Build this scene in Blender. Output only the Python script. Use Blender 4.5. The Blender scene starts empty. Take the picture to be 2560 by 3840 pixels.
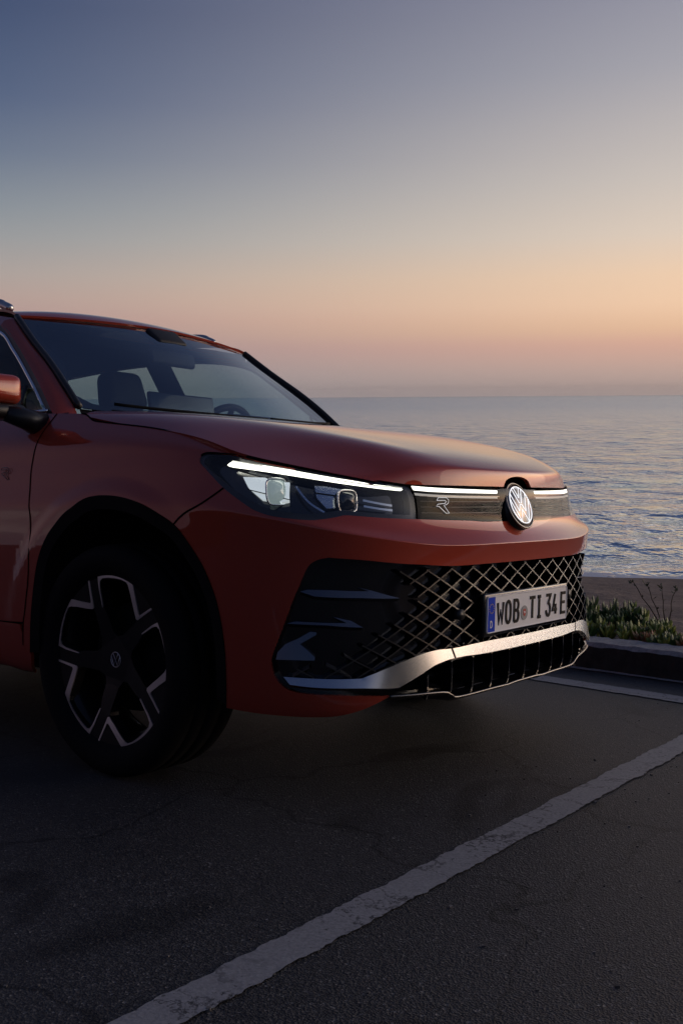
import bpy, bmesh, math, random
from mathutils import Vector, Matrix
from mathutils.geometry import delaunay_2d_cdt

scene = bpy.context.scene
COL = scene.collection
random.seed(7)

# ---------------------------------------------------------------- camera
CAM_POS = (2.48022, -2.84002, 0.80492)
CAM_R = Vector((0.78063, 0.62495, -0.00698))
CAM_U = Vector((-0.06624, 0.09385, 0.99338))
CAM_F = Vector((-0.62147, 0.77500, -0.11466))
cam_data = bpy.data.cameras.new("camera")
cam = bpy.data.objects.new("camera", cam_data)
COL.objects.link(cam)
cam_data.sensor_fit = 'HORIZONTAL'
cam_data.sensor_width = 24.0
cam_data.lens = 24.0 * 3760.06 / 2560.0
cam_data.clip_start = 0.05
cam_data.clip_end = 20000.0
mr = Matrix((CAM_R, CAM_U, -CAM_F)).transposed()
cam.matrix_world = Matrix.Translation(CAM_POS) @ mr.to_4x4()
scene.camera = cam

# ---------------------------------------------------------------- dusk sky (world) and afterglow
def lin(c):
    return tuple(((v / 255) / 12.92 if v / 255 <= .04045 else ((v / 255 + .055) / 1.055) ** 2.4) for v in c)
SUN_AZ = math.radians(76)                              # the sun has set beyond the right edge of the view
FH = Vector((CAM_F.x, CAM_F.y, 0)).normalized(); RH = Vector((FH.y, -FH.x, 0))
SUN_H = FH * math.cos(SUN_AZ) + RH * math.sin(SUN_AZ)

world = bpy.data.worlds.new("World"); scene.world = world; world.use_nodes = True
nt = world.node_tree; nt.nodes.clear()
def wn(kind, **kw):
    n = nt.nodes.new(kind)
    for k, v in kw.items(): setattr(n, k, v)
    return n
def wmath(op, a, b=None, clamp=False):
    n = wn('ShaderNodeMath', operation=op, use_clamp=clamp)
    for i, v in enumerate((a, b)):
        if v is None: continue
        if isinstance(v, (int, float)): n.inputs[i].default_value = v
        else: nt.links.new(v, n.inputs[i])
    return n.outputs[0]
tc = wn('ShaderNodeTexCoord'); sp = wn('ShaderNodeSeparateXYZ')
nrmn = wn('ShaderNodeVectorMath', operation='NORMALIZE')
nt.links.new(tc.outputs['Generated'], nrmn.inputs[0]); nt.links.new(nrmn.outputs[0], sp.inputs[0])
elev = wmath('DIVIDE', wmath('ARCSINE', sp.outputs[2]), math.pi / 2)
hl = wmath('SQRT', wmath('ADD', wmath('MULTIPLY', sp.outputs[0], sp.outputs[0]), wmath('MULTIPLY', sp.outputs[1], sp.outputs[1])))
hd = wmath('ADD', wmath('MULTIPLY', sp.outputs[0], SUN_H.x), wmath('MULTIPLY', sp.outputs[1], SUN_H.y))
cosd = wmath('DIVIDE', hd, wmath('MAXIMUM', hl, 1e-4))
dlt = wmath('DIVIDE', wmath('ARCCOSINE', wmath('MINIMUM', wmath('MAXIMUM', cosd, -1), 1)), math.pi)    # 0 toward the sun, 1 away
def ramp(stops):
    r = wn('ShaderNodeValToRGB'); cr = r.color_ramp; cr.interpolation = 'LINEAR'
    while len(cr.elements) > 1: cr.elements.remove(cr.elements[-1])
    for i, (e, c) in enumerate(stops):
        el = cr.elements[0] if i == 0 else cr.elements.new(e / 90)
        el.position = e / 90; el.color = (*lin(c), 1)
    nt.links.new(elev, r.inputs[0]); return r.outputs[0]
def smooth(x, a, b):
    m = wn('ShaderNodeMapRange', interpolation_type='SMOOTHSTEP')
    nt.links.new(x, m.inputs[0]); m.inputs[1].default_value = a; m.inputs[2].default_value = b; return m.outputs[0]
near = ramp([(0, (192, 170, 160)), (1.2, (204, 172, 158)), (2.7, (227, 177, 154)), (3.6, (242, 197, 159)), (4.8, (253, 212, 175)), (6.4, (250, 214, 180)), (8.5, (233, 213, 194)), (11.3, (214, 202, 192)),
             (14, (197, 189, 186)), (16.7, (176, 173, 179)), (20.5, (155, 154, 167)), (30, (100, 111, 141)), (50, (66, 79, 114)), (90, (47, 58, 86))])
mid = ramp([(0, (150, 148, 152)), (1.2, (156, 148, 151)), (2.7, (162, 144, 147)), (4.2, (176, 148, 146)), (5.4, (178, 157, 151)), (6.6, (170, 160, 156)), (8.5, (150, 153, 156)), (10, (134, 143, 152)), (12.7, (103, 117, 139)),
            (15.4, (79, 96, 127)), (19.6, (60, 77, 111)), (35, (52, 67, 103)), (90, (46, 56, 84))])
away = ramp([(0, (112, 104, 118)), (4, (126, 108, 120)), (9, (124, 100, 114)), (16, (104, 92, 113)), (30, (62, 72, 103)), (90, (46, 56, 84))])
def mixc(f, a, b):
    m = wn('ShaderNodeMix', data_type='RGBA'); nt.links.new(f, m.inputs[0]); nt.links.new(a, m.inputs[6]); nt.links.new(b, m.inputs[7]); return m.outputs[2]
sky = mixc(smooth(dlt, 44 / 180, 102 / 180), near, mid)
sky = mixc(smooth(dlt, 102 / 180, 168 / 180), sky, away)
# the afterglow gets brighter toward the azimuth where the sun went down
glow = wmath('MULTIPLY', wmath('SUBTRACT', 1.0, smooth(dlt, 8 / 180, 55 / 180)), wmath('SUBTRACT', 1.0, smooth(elev, 2 / 90, 34 / 90)))
gain = wmath('ADD', 1.0, wmath('MULTIPLY', glow, 3.6))
vsc = wn('ShaderNodeVectorMath', operation='SCALE'); nt.links.new(sky, vsc.inputs[0]); nt.links.new(gain, vsc.inputs['Scale']); sky = vsc.outputs[0]
bg = wn('ShaderNodeBackground'); out = wn('ShaderNodeOutputWorld')
nt.links.new(sky, bg.inputs[0]); bg.inputs[1].default_value = 1.0; nt.links.new(bg.outputs[0], out.inputs[0])

sun_data = bpy.data.lights.new("afterglow_sun", 'SUN'); sun = bpy.data.objects.new("afterglow_sun", sun_data); COL.objects.link(sun)
sun_data.energy = 0.6; sun_data.angle = math.radians(50); sun_data.color = (1.0, .74, .52)
sun.rotation_euler = (-(SUN_H * math.cos(math.radians(5)) + Vector((0, 0, math.sin(math.radians(5)))))).to_track_quat('-Z', 'Y').to_euler()
sun.location = (0, 0, 30)

vs = scene.view_settings
vs.view_transform = 'Standard'; vs.look = 'None'; vs.exposure = 0.0; vs.gamma = 1.0
vs.use_curve_mapping = False
scene.cycles.max_bounces = 8; scene.cycles.transparent_max_bounces = 16
scene.cycles.use_denoising = True

HAZE_DENSITY = .00011

# the parking bay falls toward the sea: this turns bay space (Z = normal of the asphalt) into world space (Z = up)
TILT = Matrix(((0.997128, 0.003236, -0.075667), (0.003236, 0.996353, 0.085264), (0.075667, -0.085264, 0.993481)))
BAY = Matrix.Translation(CAM_POS) @ TILT.to_4x4() @ Matrix.Translation(-Vector(CAM_POS))

# ---------------------------------------------------------------- car body surfaces (car space: X forward, Y left, Z up, metres)
import numpy as np

def bs_basis(u, n):
    """uniform cubic B-spline with phantom ends: index and four weights for u in [0, n-1]"""
    u = np.clip(u, 0, n - 1 - 1e-9)
    i = np.floor(u).astype(int); s = u - i
    w = np.stack([(1 - s) ** 3, 3 * s ** 3 - 6 * s * s + 4, -3 * s ** 3 + 3 * s * s + 3 * s + 1, s ** 3], -1) / 6.0
    return i, w

class Surf:
    def __init__(self, net, mod=None):
        P = np.array(net, float)                       # rows (v) x columns (t) x 3
        self.K, self.N = P.shape[:2]
        P = np.concatenate([2 * P[:1] - P[1:2], P, 2 * P[-1:] - P[-2:-1]], 0)
        P = np.concatenate([2 * P[:, :1] - P[:, 1:2], P, 2 * P[:, -1:] - P[:, -2:-1]], 1)
        self.P = P; self.mod = mod
    def raw(self, t, v):
        t = np.asarray(t, float); v = np.asarray(v, float)
        i, a = bs_basis(t, self.N); k, b = bs_basis(v, self.K)
        out = 0
        for m in range(4):
            for n in range(4):
                out = out + (a[..., m] * b[..., n])[..., None] * self.P[k + n, i + m]
        return out
    def pos0(self, t, v):
        return self.raw(t, v)
    def nrm0(self, t, v, e=2e-3):
        a = self.raw(np.asarray(t) + e, v) - self.raw(np.asarray(t) - e, v)
        b = self.raw(t, np.asarray(v) + e) - self.raw(t, np.asarray(v) - e)
        n = np.cross(a, b); return n / (np.linalg.norm(n, axis=-1, keepdims=True) + 1e-12)
    def pos(self, t, v):
        p = self.raw(t, v)
        if self.mod is None: return p
        return p + self.nrm0(t, v) * self.mod(p)[..., None]
    def nrm(self, t, v, e=4e-3):
        t = np.asarray(t, float); v = np.asarray(v, float)
        t1, t0 = np.minimum(t + e, self.N - 1), np.maximum(t - e, 0)
        v1, v0 = np.minimum(v + e, self.K - 1), np.maximum(v - e, 0)
        a = self.pos(t1, v) - self.pos(t0, v); b = self.pos(t, v1) - self.pos(t, v0)
        n = np.cross(a, b); return n / (np.linalg.norm(n, axis=-1, keepdims=True) + 1e-12)

# plan curves of the right half, rear to centre (14 stations)
BUMP = [(-3.58, -.80), (-2.75, -.895), (-1.8, -.915), (-1.0, -.920), (-.42, -.922), (0, -.926), (.28, -.922), (.48, -.902), (.645, -.855), (.782, -.764), (.868, -.63), (.918, -.45), (.944, -.24), (.951, 0)]
LAMP = [(-3.55, -.77), (-2.75, -.875), (-1.8, -.893), (-1.0, -.900), (-.42, -.905), (0, -.911), (.27, -.904), (.45, -.880), (.59, -.822), (.715, -.730), (.800, -.615), (.868, -.47), (.908, -.25), (.926, 0)]
LAMPB = [tuple(np.array(a) * w + np.array(b) * (1 - w)) for a, b, w in zip(BUMP, LAMP, [0, 0, 0, 0, 0, 0, 0, .15, .35, .42, .30, .08, 0, 0])]     # foot of the lamps
MIDP = [tuple((np.array(a) * .45 + np.array(b) * .55)) for a, b in zip(BUMP, LAMPB)]
WS = [0, 0, 0, 0, 0, 0, 0, .12, .38, .72, .92, 1, 1, 1]      # blend side -> front
def inset(plan, d_side, d_front):
    out = []
    for i, (x, y) in enumerate(plan):
        d = d_side * (1 - WS[i]) + d_front * WS[i]
        a = np.array(plan[max(i - 1, 0)]); b = np.array(plan[min(i + 1, 13)])
        tn = b - a; tn = tn / np.linalg.norm(tn); nn = np.array([-tn[1], tn[0]])
        if i == 13: nn = np.array([-1., 0])
        q = np.array([x, y]) + nn * d
        out.append((q[0], q[1] if i < 13 else 0.0))
    return out
def zrow(zs, zf, over=None):
    z = [zs * (1 - w) + zf * w for w in WS]
    if over:
        for k, val in over.items(): z[k] = val
    return z
ROWS = [
    (inset(BUMP, .10, .085), zrow(.285, .262, {6: 0.255, 7: 0.24, 8: 0.24, 9: 0.25})),
    (inset(BUMP, .035, .030), zrow(.285, .243, {6: 0.25, 7: 0.23, 8: 0.228, 9: 0.234})),
    (inset(BUMP, .012, .004), zrow(.31, .262, {6: 0.28, 7: 0.255, 8: 0.25, 9: 0.255})),
    (BUMP, zrow(.42, .34)),
    (inset(BUMP, -.002, 0.0), zrow(.54, .45)),
    (inset(BUMP, -.004, 0.002), zrow(.66, .56)),
    (inset(BUMP, -.002, 0.0), zrow(.75, .645)),
    (inset(BUMP, 0, -.009), zrow(.80, .698, {8: .778, 9: .747, 10: .721})),
    (inset(BUMP, 0, -.010), zrow(.82, .7005, {8: .787, 9: .7505, 10: .7240})),
    (inset(BUMP, .001, -.009), zrow(.84, .703, {8: .796, 9: .754, 10: .727})),
    (MIDP, zrow(.875, .738)),
    (LAMPB, zrow(.91, .775)),
    (inset(LAMP, .006, -.004), zrow(.945, .83)),
    (inset(LAMP, .016, .002), zrow(.985, .872, {0: 1.0, 1: 1.0, 2: 1.0, 3: .995, 4: .99, 7: 0.958, 8: 0.935, 9: 0.907, 10: 0.885})),
    (inset(LAMP, .020, .016), [1.06, 1.06, 1.06, 1.055, 1.045, 1.03, 1.01, .975, .945, .914, .892, .882, .880, .879]),
    (inset(LAMP, .052, .040), [1.11, 1.11, 1.10, 1.10, 1.098, 1.068, 1.035, .990, .955, .924, .901, .890, .888, .887]),
    (inset(LAMP, .095, .080), [1.17, 1.17, 1.15, 1.155, 1.158, 1.110, 1.075, 1.02, .972, .936, .912, .902, .900, .899]),
]
def mirror_cols(rows):
    net = []
    for pl, z in rows:
        r = [(x, y, zz) for (x, y), zz in zip(pl, z)]
        net.append(r + [(x, -y, zz) for x, y, zz in r[-2::-1]])
    return net
def arch_flare(p):
    out = np.zeros(p.shape[:-1])
    r = np.sqrt((p[..., 0] - .03) ** 2 + (p[..., 2] - .37) ** 2)
    r = np.minimum(r, np.sqrt((p[..., 0] + 2.676) ** 2 + (p[..., 2] - .37) ** 2))
    s = np.clip((.555 - r) / .06, 0, 1); s = s * s * (3 - 2 * s)
    fr = np.clip((.42 - p[..., 0]) / .25, 0, 1)          # fades into the bumper corner
    return out + .009 * s * fr * (np.abs(p[..., 1]) > .7)
W = Surf(mirror_cols(ROWS), arch_flare)

HOOD_ROWS = [   # centre line outward; rear to front edge, with a crease above the leading edge
    [(-.12, 0, 1.146), (.10, 0, 1.130), (.34, 0, 1.093), (.54, 0, 1.051), (.70, 0, 1.008), (.80, 0, .979), (.868, 0, .954), (.917, 0, .929), (.924, 0, .921), (.926, 0, .874)],
    [(-.13, -.2, 1.147), (.09, -.2, 1.132), (.33, -.2, 1.095), (.53, -.19, 1.053), (.69, -.18, 1.010), (.79, -.17, .981), (.858, -.16, .956), (.908, -.15, .930), (.915, -.15, .922), (.917, -.15, .875)],
    [(-.16, -.42, 1.149), (.06, -.42, 1.136), (.29, -.41, 1.103), (.49, -.38, 1.063), (.65, -.35, 1.020), (.755, -.32, .990), (.835, -.295, .962), (.893, -.275, .933), (.901, -.27, .924), (.903, -.27, .876)],
    [(-.22, -.66, 1.152), (.00, -.67, 1.139), (.22, -.645, 1.111), (.40, -.585, 1.079), (.55, -.53, 1.048), (.66, -.49, 1.022), (.760, -.455, .990), (.855, -.40, .944), (.874, -.385, .929), (.880, -.38, .877)],
    [(-.23, -.735, 1.150), (.00, -.745, 1.130), (.22, -.73, 1.099), (.385, -.68, 1.064), (.52, -.625, 1.034), (.635, -.575, 1.006), (.735, -.53, .974), (.824, -.49, .934), (.844, -.475, .920), (.850, -.47, .878)],
    [(-.235, -.775, 1.144), (.00, -.793, 1.112), (.22, -.797, 1.078), (.385, -.772, 1.040), (.51, -.725, 1.004), (.62, -.67, .970), (.716, -.61, .942), (.795, -.553, .911), (.815, -.538, .902), (.820, -.535, .882)],
    [(-.235, -.805, 1.130), (.00, -.832, 1.084), (.22, -.842, 1.053), (.39, -.842, 1.017), (.495, -.840, .974), (.585, -.803, .950), (.665, -.745, .929), (.735, -.680, .908), (.775, -.628, .896), (.795, -.598, .889)],
]
HOOD = Surf([[(x, -y, z) for x, y, z in r] for r in HOOD_ROWS[:0:-1]] + HOOD_ROWS)

# outlines on the body surface (station, row)
TR = {
    'ARCH': [(4.167, 2.420), (4.209, 3.536), (4.255, 4.377), (4.316, 5.144), (4.414, 5.896), (4.549, 6.760), (4.699, 8.101), (4.863, 9.214), (5.086, 9.568), (5.422, 9.367), (5.747, 8.640), (6.027, 7.342), (6.269, 6.590), (6.550, 5.726), (6.816, 4.998), (7.027, 4.212), (7.136, 3.317), (7.144, 2.586), (7.114, 1.979)],
    'LAMP_TOP': [(6.706, 12.422), (6.693, 12.853), (6.754, 13.376), (6.868, 13.666), (7.106, 13.939), (7.445, 14.283), (7.535, 14.055), (8.519, 14.394), (9.425, 14.307), (10.184, 13.634), (10.746, 13.210)],
    'LAMP_END': [(10.746, 13.210), (10.837, 12.449), (10.869, 11.637), (10.839, 10.971)],
    'LAMP_BOT': [(10.839, 10.971), (10.192, 10.912), (9.449, 10.740), (9.196, 10.434), (8.886, 9.904), (8.712, 9.581), (8.387, 9.149), (8.018, 8.863), (7.733, 9.150), (7.528, 9.697), (7.185, 10.651), (6.887, 11.736), (6.706, 12.422)],
    'SHUT': [(4.420, 16.000), (4.531, 15.962), (4.666, 15.605), (4.794, 15.504), (5.134, 15.414), (5.498, 15.359), (5.912, 15.282), (6.304, 15.262), (6.662, 15.277), (7.030, 15.145), (7.319, 14.821), (7.451, 14.355)],
    'FENDER_SEAM': [(6.269, 6.590), (6.670, 8.718), (7.185, 10.651)],
    'DOOR_SEAM': [(4.170, 16.000), (4.143, 14.234), (4.118, 12.421), (4.151, 9.613), (4.193, 5.246), (4.143, 3.799), (4.110, 3.286), (4.087, 2.607)],
    'GRILLE_TOP': [(8.945, 6.064), (9.521, 6.145), (10.127, 6.137), (10.678, 6.116), (11.293, 6.045), (11.926, 6.047), (12.496, 6.047), (13.000, 6.047)],
    'BLACK': [(8.945, 6.064), (8.757, 5.917), (8.600, 5.645), (8.441, 5.013), (8.303, 4.505), (8.141, 3.867), (7.999, 3.373), (7.954, 3.126), (7.989, 2.847), (8.121, 2.638), (8.277, 2.526), (8.591, 2.475), (9.231, 2.455), (10.012, 2.340)],
    'LIP': [(10.012, 2.340), (10.208, 2.318), (11.026, 2.237), (11.235, 2.000), (11.405, 1.770), (12.128, 1.850), (12.531, 1.827)],
    'RED_LIP': [(10.012, 2.340), (9.718, 2.031), (9.519, 1.831), (9.196, 1.594), (8.880, 1.535), (8.153, 1.691), (7.102, 1.820)],
    'BAR_BOT': [(10.839, 10.971), (11.304, 10.938), (11.889, 10.853), (12.186, 10.756), (12.675, 10.756), (13.000, 10.756)],
    'CREASE': [(8.633, 7.428), (9.252, 7.703), (10.686, 7.484), (10.994, 7.328)],
    'STRIP_TOP': [(8.157, 2.825), (9.373, 2.921), (9.587, 2.989), (10.156, 3.310), (10.612, 3.524), (10.948, 3.600), (11.262, 3.591), (11.926, 3.639), (12.577, 3.639), (13.000, 3.639)],
    'STRIP_BOT': [(8.276, 2.691), (8.679, 2.676), (9.500, 2.688), (10.092, 2.638), (10.222, 2.706), (10.610, 3.010), (10.897, 3.225), (11.328, 3.338), (11.926, 3.318), (12.577, 3.318), (13.000, 3.318)],
    'INTAKE': [(10.204, 2.502), (10.405, 2.651), (10.715, 2.953), (10.956, 3.146), (11.328, 3.240)],
    'DRL': [(7.223, 12.640), (7.307, 13.124), (8.530, 13.966), (9.752, 14.179), (10.680, 13.881), (10.675, 12.833), (9.717, 12.907), (8.522, 12.793), (7.333, 12.599)],
    'DRL2': [(10.819, 13.163), (11.248, 13.061), (11.871, 12.954), (12.517, 12.862), (12.504, 12.592), (11.857, 12.622), (11.233, 12.679), (10.846, 12.755)],
    'PROJ1': [(7.493, 12.030), (7.946, 12.313), (8.098, 12.209), (8.432, 12.326), (8.401, 11.228), (8.238, 10.980), (7.849, 10.758), (7.595, 11.339)],
    'PROJ1LENS': [(8.161, 11.538), (7.981, 11.377), (8.332, 11.683), (8.173, 12.131), (8.132, 10.891)],
    'PROJ2': [(8.919, 12.418), (9.246, 12.562), (9.629, 12.605), (9.365, 12.239), (9.295, 12.010), (9.409, 11.506), (9.119, 11.323), (8.950, 11.809)],
    'PROJ2LENS': [(9.549, 11.849), (9.360, 11.774), (9.724, 11.908), (9.567, 12.270), (9.521, 11.432)],
    'FIN1': [(8.457, 4.882), (8.578, 4.964), (8.985, 5.056), (9.709, 5.151), (9.492, 5.225), (9.753, 5.173), (10.266, 4.988), (9.533, 4.948), (8.698, 4.826)],
    'FIN2': [(8.228, 4.048), (8.369, 4.129), (9.269, 4.270), (9.020, 4.373), (9.355, 4.334), (9.557, 4.196), (8.894, 4.157)],
    'FIN3': [(8.033, 3.174), (8.057, 3.339), (8.182, 3.546), (8.385, 3.706), (8.608, 3.926), (8.719, 3.937), (8.719, 3.881), (8.434, 3.606), (8.564, 3.496), (8.693, 3.355), (8.682, 3.283)],
    'GRILLE_LEFT': [(10.129, 6.017), (10.374, 5.513), (10.584, 4.999), (10.409, 4.627), (10.112, 4.331), (9.812, 4.061), (9.506, 3.777), (9.190, 3.486), (8.864, 3.214), (8.385, 3.073)],
    'BADGE': [(11.364, 11.798), (11.189, 12.107), (11.452, 11.494)],
}

# ---------------------------------------------------------------- helpers
TC = W.N // 2                                          # station of the car's centre line

def set_props(o, label=None, category=None, group=None, kind=None):
    if label: o["label"] = label
    if category: o["category"] = category
    if group: o["group"] = group
    if kind: o["kind"] = kind
    return o

def link(name, mesh, mat=None, parent=None, smooth=False):
    o = bpy.data.objects.new(name, mesh); COL.objects.link(o)
    if mesh is not None and mat is not None:
        mesh.materials.clear(); mesh.materials.append(mat)
    if smooth and mesh is not None:
        for p in mesh.polygons: p.use_smooth = True
    if parent is not None: o.parent = parent
    return o

def empty(name, parent=None, loc=(0, 0, 0)):
    o = bpy.data.objects.new(name, None); COL.objects.link(o); o.location = loc
    o.empty_display_size = .1
    if parent is not None: o.parent = parent
    return o

def mesh_from(verts, faces, name='mesh'):
    m = bpy.data.meshes.new(name); m.from_pydata([tuple(map(float, v)) for v in verts], [], [tuple(map(int, f)) for f in faces]); m.update(); return m

def obj(name, verts, faces, mat, parent=None, smooth=False):
    return link(name, mesh_from(verts, faces, name), mat, parent, smooth)

class MB:
    def __init__(self): self.v = []; self.f = []
    def add(self, v, f):
        b = len(self.v); self.v += [tuple(x) for x in v]; self.f += [tuple(b + i for i in q) for q in f]
    def box(self, c, s, M=None):
        v = []
        for x in (-1, 1):
            for y in (-1, 1):
                for z in (-1, 1): v.append(Vector((x * s[0] / 2, y * s[1] / 2, z * s[2] / 2)))
        if M is not None: v = [M @ q for q in v]
        v = [q + Vector(c) for q in v]
        self.add(v, [(0, 1, 3, 2), (4, 6, 7, 5), (0, 4, 5, 1), (2, 3, 7, 6), (0, 2, 6, 4), (1, 5, 7, 3)])
    def tube(self, pts, r, n=8, caps=True):
        pts = [Vector(p) for p in pts]; rs = r if isinstance(r, (list, tuple)) else [r] * len(pts)
        rings = []; up = Vector((0, 0, 1))
        for i, p in enumerate(pts):
            d = (pts[min(i + 1, len(pts) - 1)] - pts[max(i - 1, 0)]).normalized()
            a = d.cross(up)
            if a.length < 1e-3: a = d.cross(Vector((1, 0, 0)))
            a.normalize(); b = d.cross(a)
            rings.append([p + (a * math.cos(2 * math.pi * k / n) + b * math.sin(2 * math.pi * k / n)) * rs[i] for k in range(n)])
        v = [q for r_ in rings for q in r_]; f = []
        for i in range(len(pts) - 1):
            for k in range(n): f.append((i * n + k, i * n + (k + 1) % n, (i + 1) * n + (k + 1) % n, (i + 1) * n + k))
        if caps: f += [tuple(range(n))[::-1], tuple((len(pts) - 1) * n + k for k in range(n))]
        self.add(v, f)
    def build(self, name, mat, parent=None, smooth=False): return obj(name, self.v, self.f, mat, parent, smooth)

def rbox(name, c, s, r, mat, parent=None, M=None, seg=3):
    bm = bmesh.new(); bmesh.ops.create_cube(bm, size=1)
    bmesh.ops.scale(bm, vec=s, verts=bm.verts)
    bmesh.ops.bevel(bm, geom=bm.edges[:], offset=min(r, min(s) * .49), segments=seg, profile=.5, affect='EDGES')
    if M is not None: bmesh.ops.transform(bm, matrix=M.to_4x4(), verts=bm.verts)
    bmesh.ops.translate(bm, vec=c, verts=bm.verts)
    m = bpy.data.meshes.new(name); bm.to_mesh(m); bm.free()
    return link(name, m, mat, parent, True)

def lathe(profile, n=64, axis='Y'):
    """profile of (radius, offset along axis)"""
    v = []; f = []; k = len(profile)
    for i in range(n):
        a = 2 * math.pi * i / n
        for r, y in profile: v.append((r * math.cos(a), y, r * math.sin(a)))
    for i in range(n):
        for j in range(k - 1): f.append((i * k + j, i * k + j + 1, ((i + 1) % n) * k + j + 1, ((i + 1) % n) * k + j))
    return v, f

def cr(pts, n=6, closed=False):
    P = np.array(pts, float)
    if len(P) < 3: return [tuple(p) for p in P]
    E = np.vstack([P[-1:], P, P[:2]]) if closed else np.vstack([2 * P[:1] - P[1:2], P, 2 * P[-1:] - P[-2:-1]])
    o = []
    for i in range(1, len(E) - 2):
        a, b, c, d = E[i - 1:i + 3]
        for s in np.linspace(0, 1, n, endpoint=False):
            o.append(.5 * (2 * b + (c - a) * s + (2 * a - 5 * b + 4 * c - d) * s * s + (3 * b - a - 3 * c + d) * s ** 3))
    if not closed: o.append(P[-1])
    return [tuple(p) for p in o]

def inside(poly, pts):
    poly = np.array(poly); x, y = pts[:, 0], pts[:, 1]; res = np.zeros(len(pts), bool)
    a = poly; b = np.roll(poly, -1, 0)
    for (x0, y0), (x1, y1) in zip(a, b):
        c = (y0 > y) != (y1 > y)
        if y1 != y0: res ^= c & (x < (x1 - x0) * (y - y0) / (y1 - y0) + x0)
    return res

def clean(poly, eps=.004):
    o = []
    for p in poly:
        if not o or math.hypot(p[0] - o[-1][0], p[1] - o[-1][1]) > eps: o.append(tuple(p))
    while math.hypot(o[0][0] - o[-1][0], o[0][1] - o[-1][1]) < eps: o.pop()
    return o

def dense(poly, mt=.16, mv=.3):
    o = []
    for a, b in zip(poly, poly[1:] + poly[:1]):
        k = max(1, int(math.ceil(max(abs(b[0] - a[0]) / mt, abs(b[1] - a[1]) / mv))))
        for i in range(k): o.append((a[0] + (b[0] - a[0]) * i / k, a[1] + (b[1] - a[1]) * i / k))
    return o

def panel(name, S, poly, mat, parent, off=0.0, holes=(), lip=.012, dt=.11, dv=.22, sgn=1.0, offf=None):
    """a trimmed piece of a body surface with its edge turned inward"""
    polys = [dense(clean(poly))] + [dense(clean(h)) for h in holes]
    sc = np.array([.12, .06])
    pts = []; edges = []
    for pl in polys:
        b = len(pts); n = len(pl); pts += pl; edges += [(b + i, b + (i + 1) % n) for i in range(n)]
    A = np.array(polys[0]); g = []
    for t in np.arange(math.floor(A[:, 0].min() / dt) * dt, A[:, 0].max() + dt, dt):
        for v in np.arange(math.floor(A[:, 1].min() / dv) * dv, A[:, 1].max() + dv, dv): g.append((t, v))
    g = np.array(g); m = inside(polys[0], g)
    for h in polys[1:]: m &= ~inside(h, g)
    g = g[m]
    B = np.array(pts)
    if len(g):
        d = np.sqrt((((g[:, None] - B[None]) * sc) ** 2).sum(-1)).min(1); g = g[d > .0035]
    allp = np.vstack([B, g]) if len(g) else B
    vo, eo, fo, ov, oe, of = delaunay_2d_cdt([Vector((p[0] * sc[0], p[1] * sc[1])) for p in allp], edges, [], 0, 1e-6)
    tv = np.array([(v.x / sc[0], v.y / sc[1]) for v in vo])
    F = np.array([f for f in fo if len(f) == 3]); cen = tv[F].mean(1)
    keep = inside(polys[0], cen)
    for h in polys[1:]: keep &= ~inside(h, cen)
    F = F[keep]
    P = S.pos(tv[:, 0], tv[:, 1]); N = S.nrm(tv[:, 0], tv[:, 1]) * sgn
    o_ = np.full(len(P), off) if offf is None else offf(tv)
    if offf is not None:         # normals of the leaning face, not of the body under it
        e_ = .01
        def Q(a, b): return S.pos(a, b) + S.nrm(a, b) * sgn * offf(np.stack([a, b], 1))[:, None]
        N2 = np.cross(Q(tv[:, 0] + e_, tv[:, 1]) - Q(tv[:, 0] - e_, tv[:, 1]), Q(tv[:, 0], tv[:, 1] + e_) - Q(tv[:, 0], tv[:, 1] - e_)) * sgn
        P = P + N * o_[:, None]; N = N2 / (np.linalg.norm(N2, axis=1, keepdims=True) + 1e-12)
    else: P = P + N * o_[:, None]
    fn = np.cross(P[F[:, 1]] - P[F[:, 0]], P[F[:, 2]] - P[F[:, 0]])
    fl = (fn * N[F[:, 0]]).sum(1) < 0
    F[fl] = F[fl][:, ::-1]
    verts = [tuple(p) for p in P]; faces = [tuple(f) for f in F]; norms = [tuple(n) for n in N]
    if lip:
        cnt = {}
        for f in faces:
            for a, b in zip(f, f[1:] + f[:1]): cnt[(a, b)] = 1
        for (a, b) in list(cnt):
            if (b, a) not in cnt:
                k = len(verts)
                q = [P[b], P[a], P[a] - N[a] * lip, P[b] - N[b] * lip]
                nn = np.cross(q[1] - q[0], q[2] - q[0]); nn = nn / (np.linalg.norm(nn) + 1e-12)
                verts += [tuple(x) for x in q]; norms += [tuple(nn)] * 4; faces.append((k, k + 1, k + 2, k + 3))
    used = sorted({i for f in faces for i in f}); mp = {u: i for i, u in enumerate(used)}
    me = mesh_from([verts[u] for u in used], [tuple(mp[i] for i in f) for f in faces], name)
    for p in me.polygons: p.use_smooth = True
    me.normals_split_custom_set_from_vertices([norms[u] for u in used])
    return link(name, me, mat, parent)

def mir(poly): return [(2 * TC - t, v) for t, v in poly]
def both(half): return list(half) + [(2 * TC - t, v) for t, v in half[::-1]]

def on(S, tv, off=0.0, sgn=1.0):
    tv = np.array(tv, float); P = S.pos(tv[:, 0], tv[:, 1]); return P + S.nrm(tv[:, 0], tv[:, 1]) * off * sgn

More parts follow.
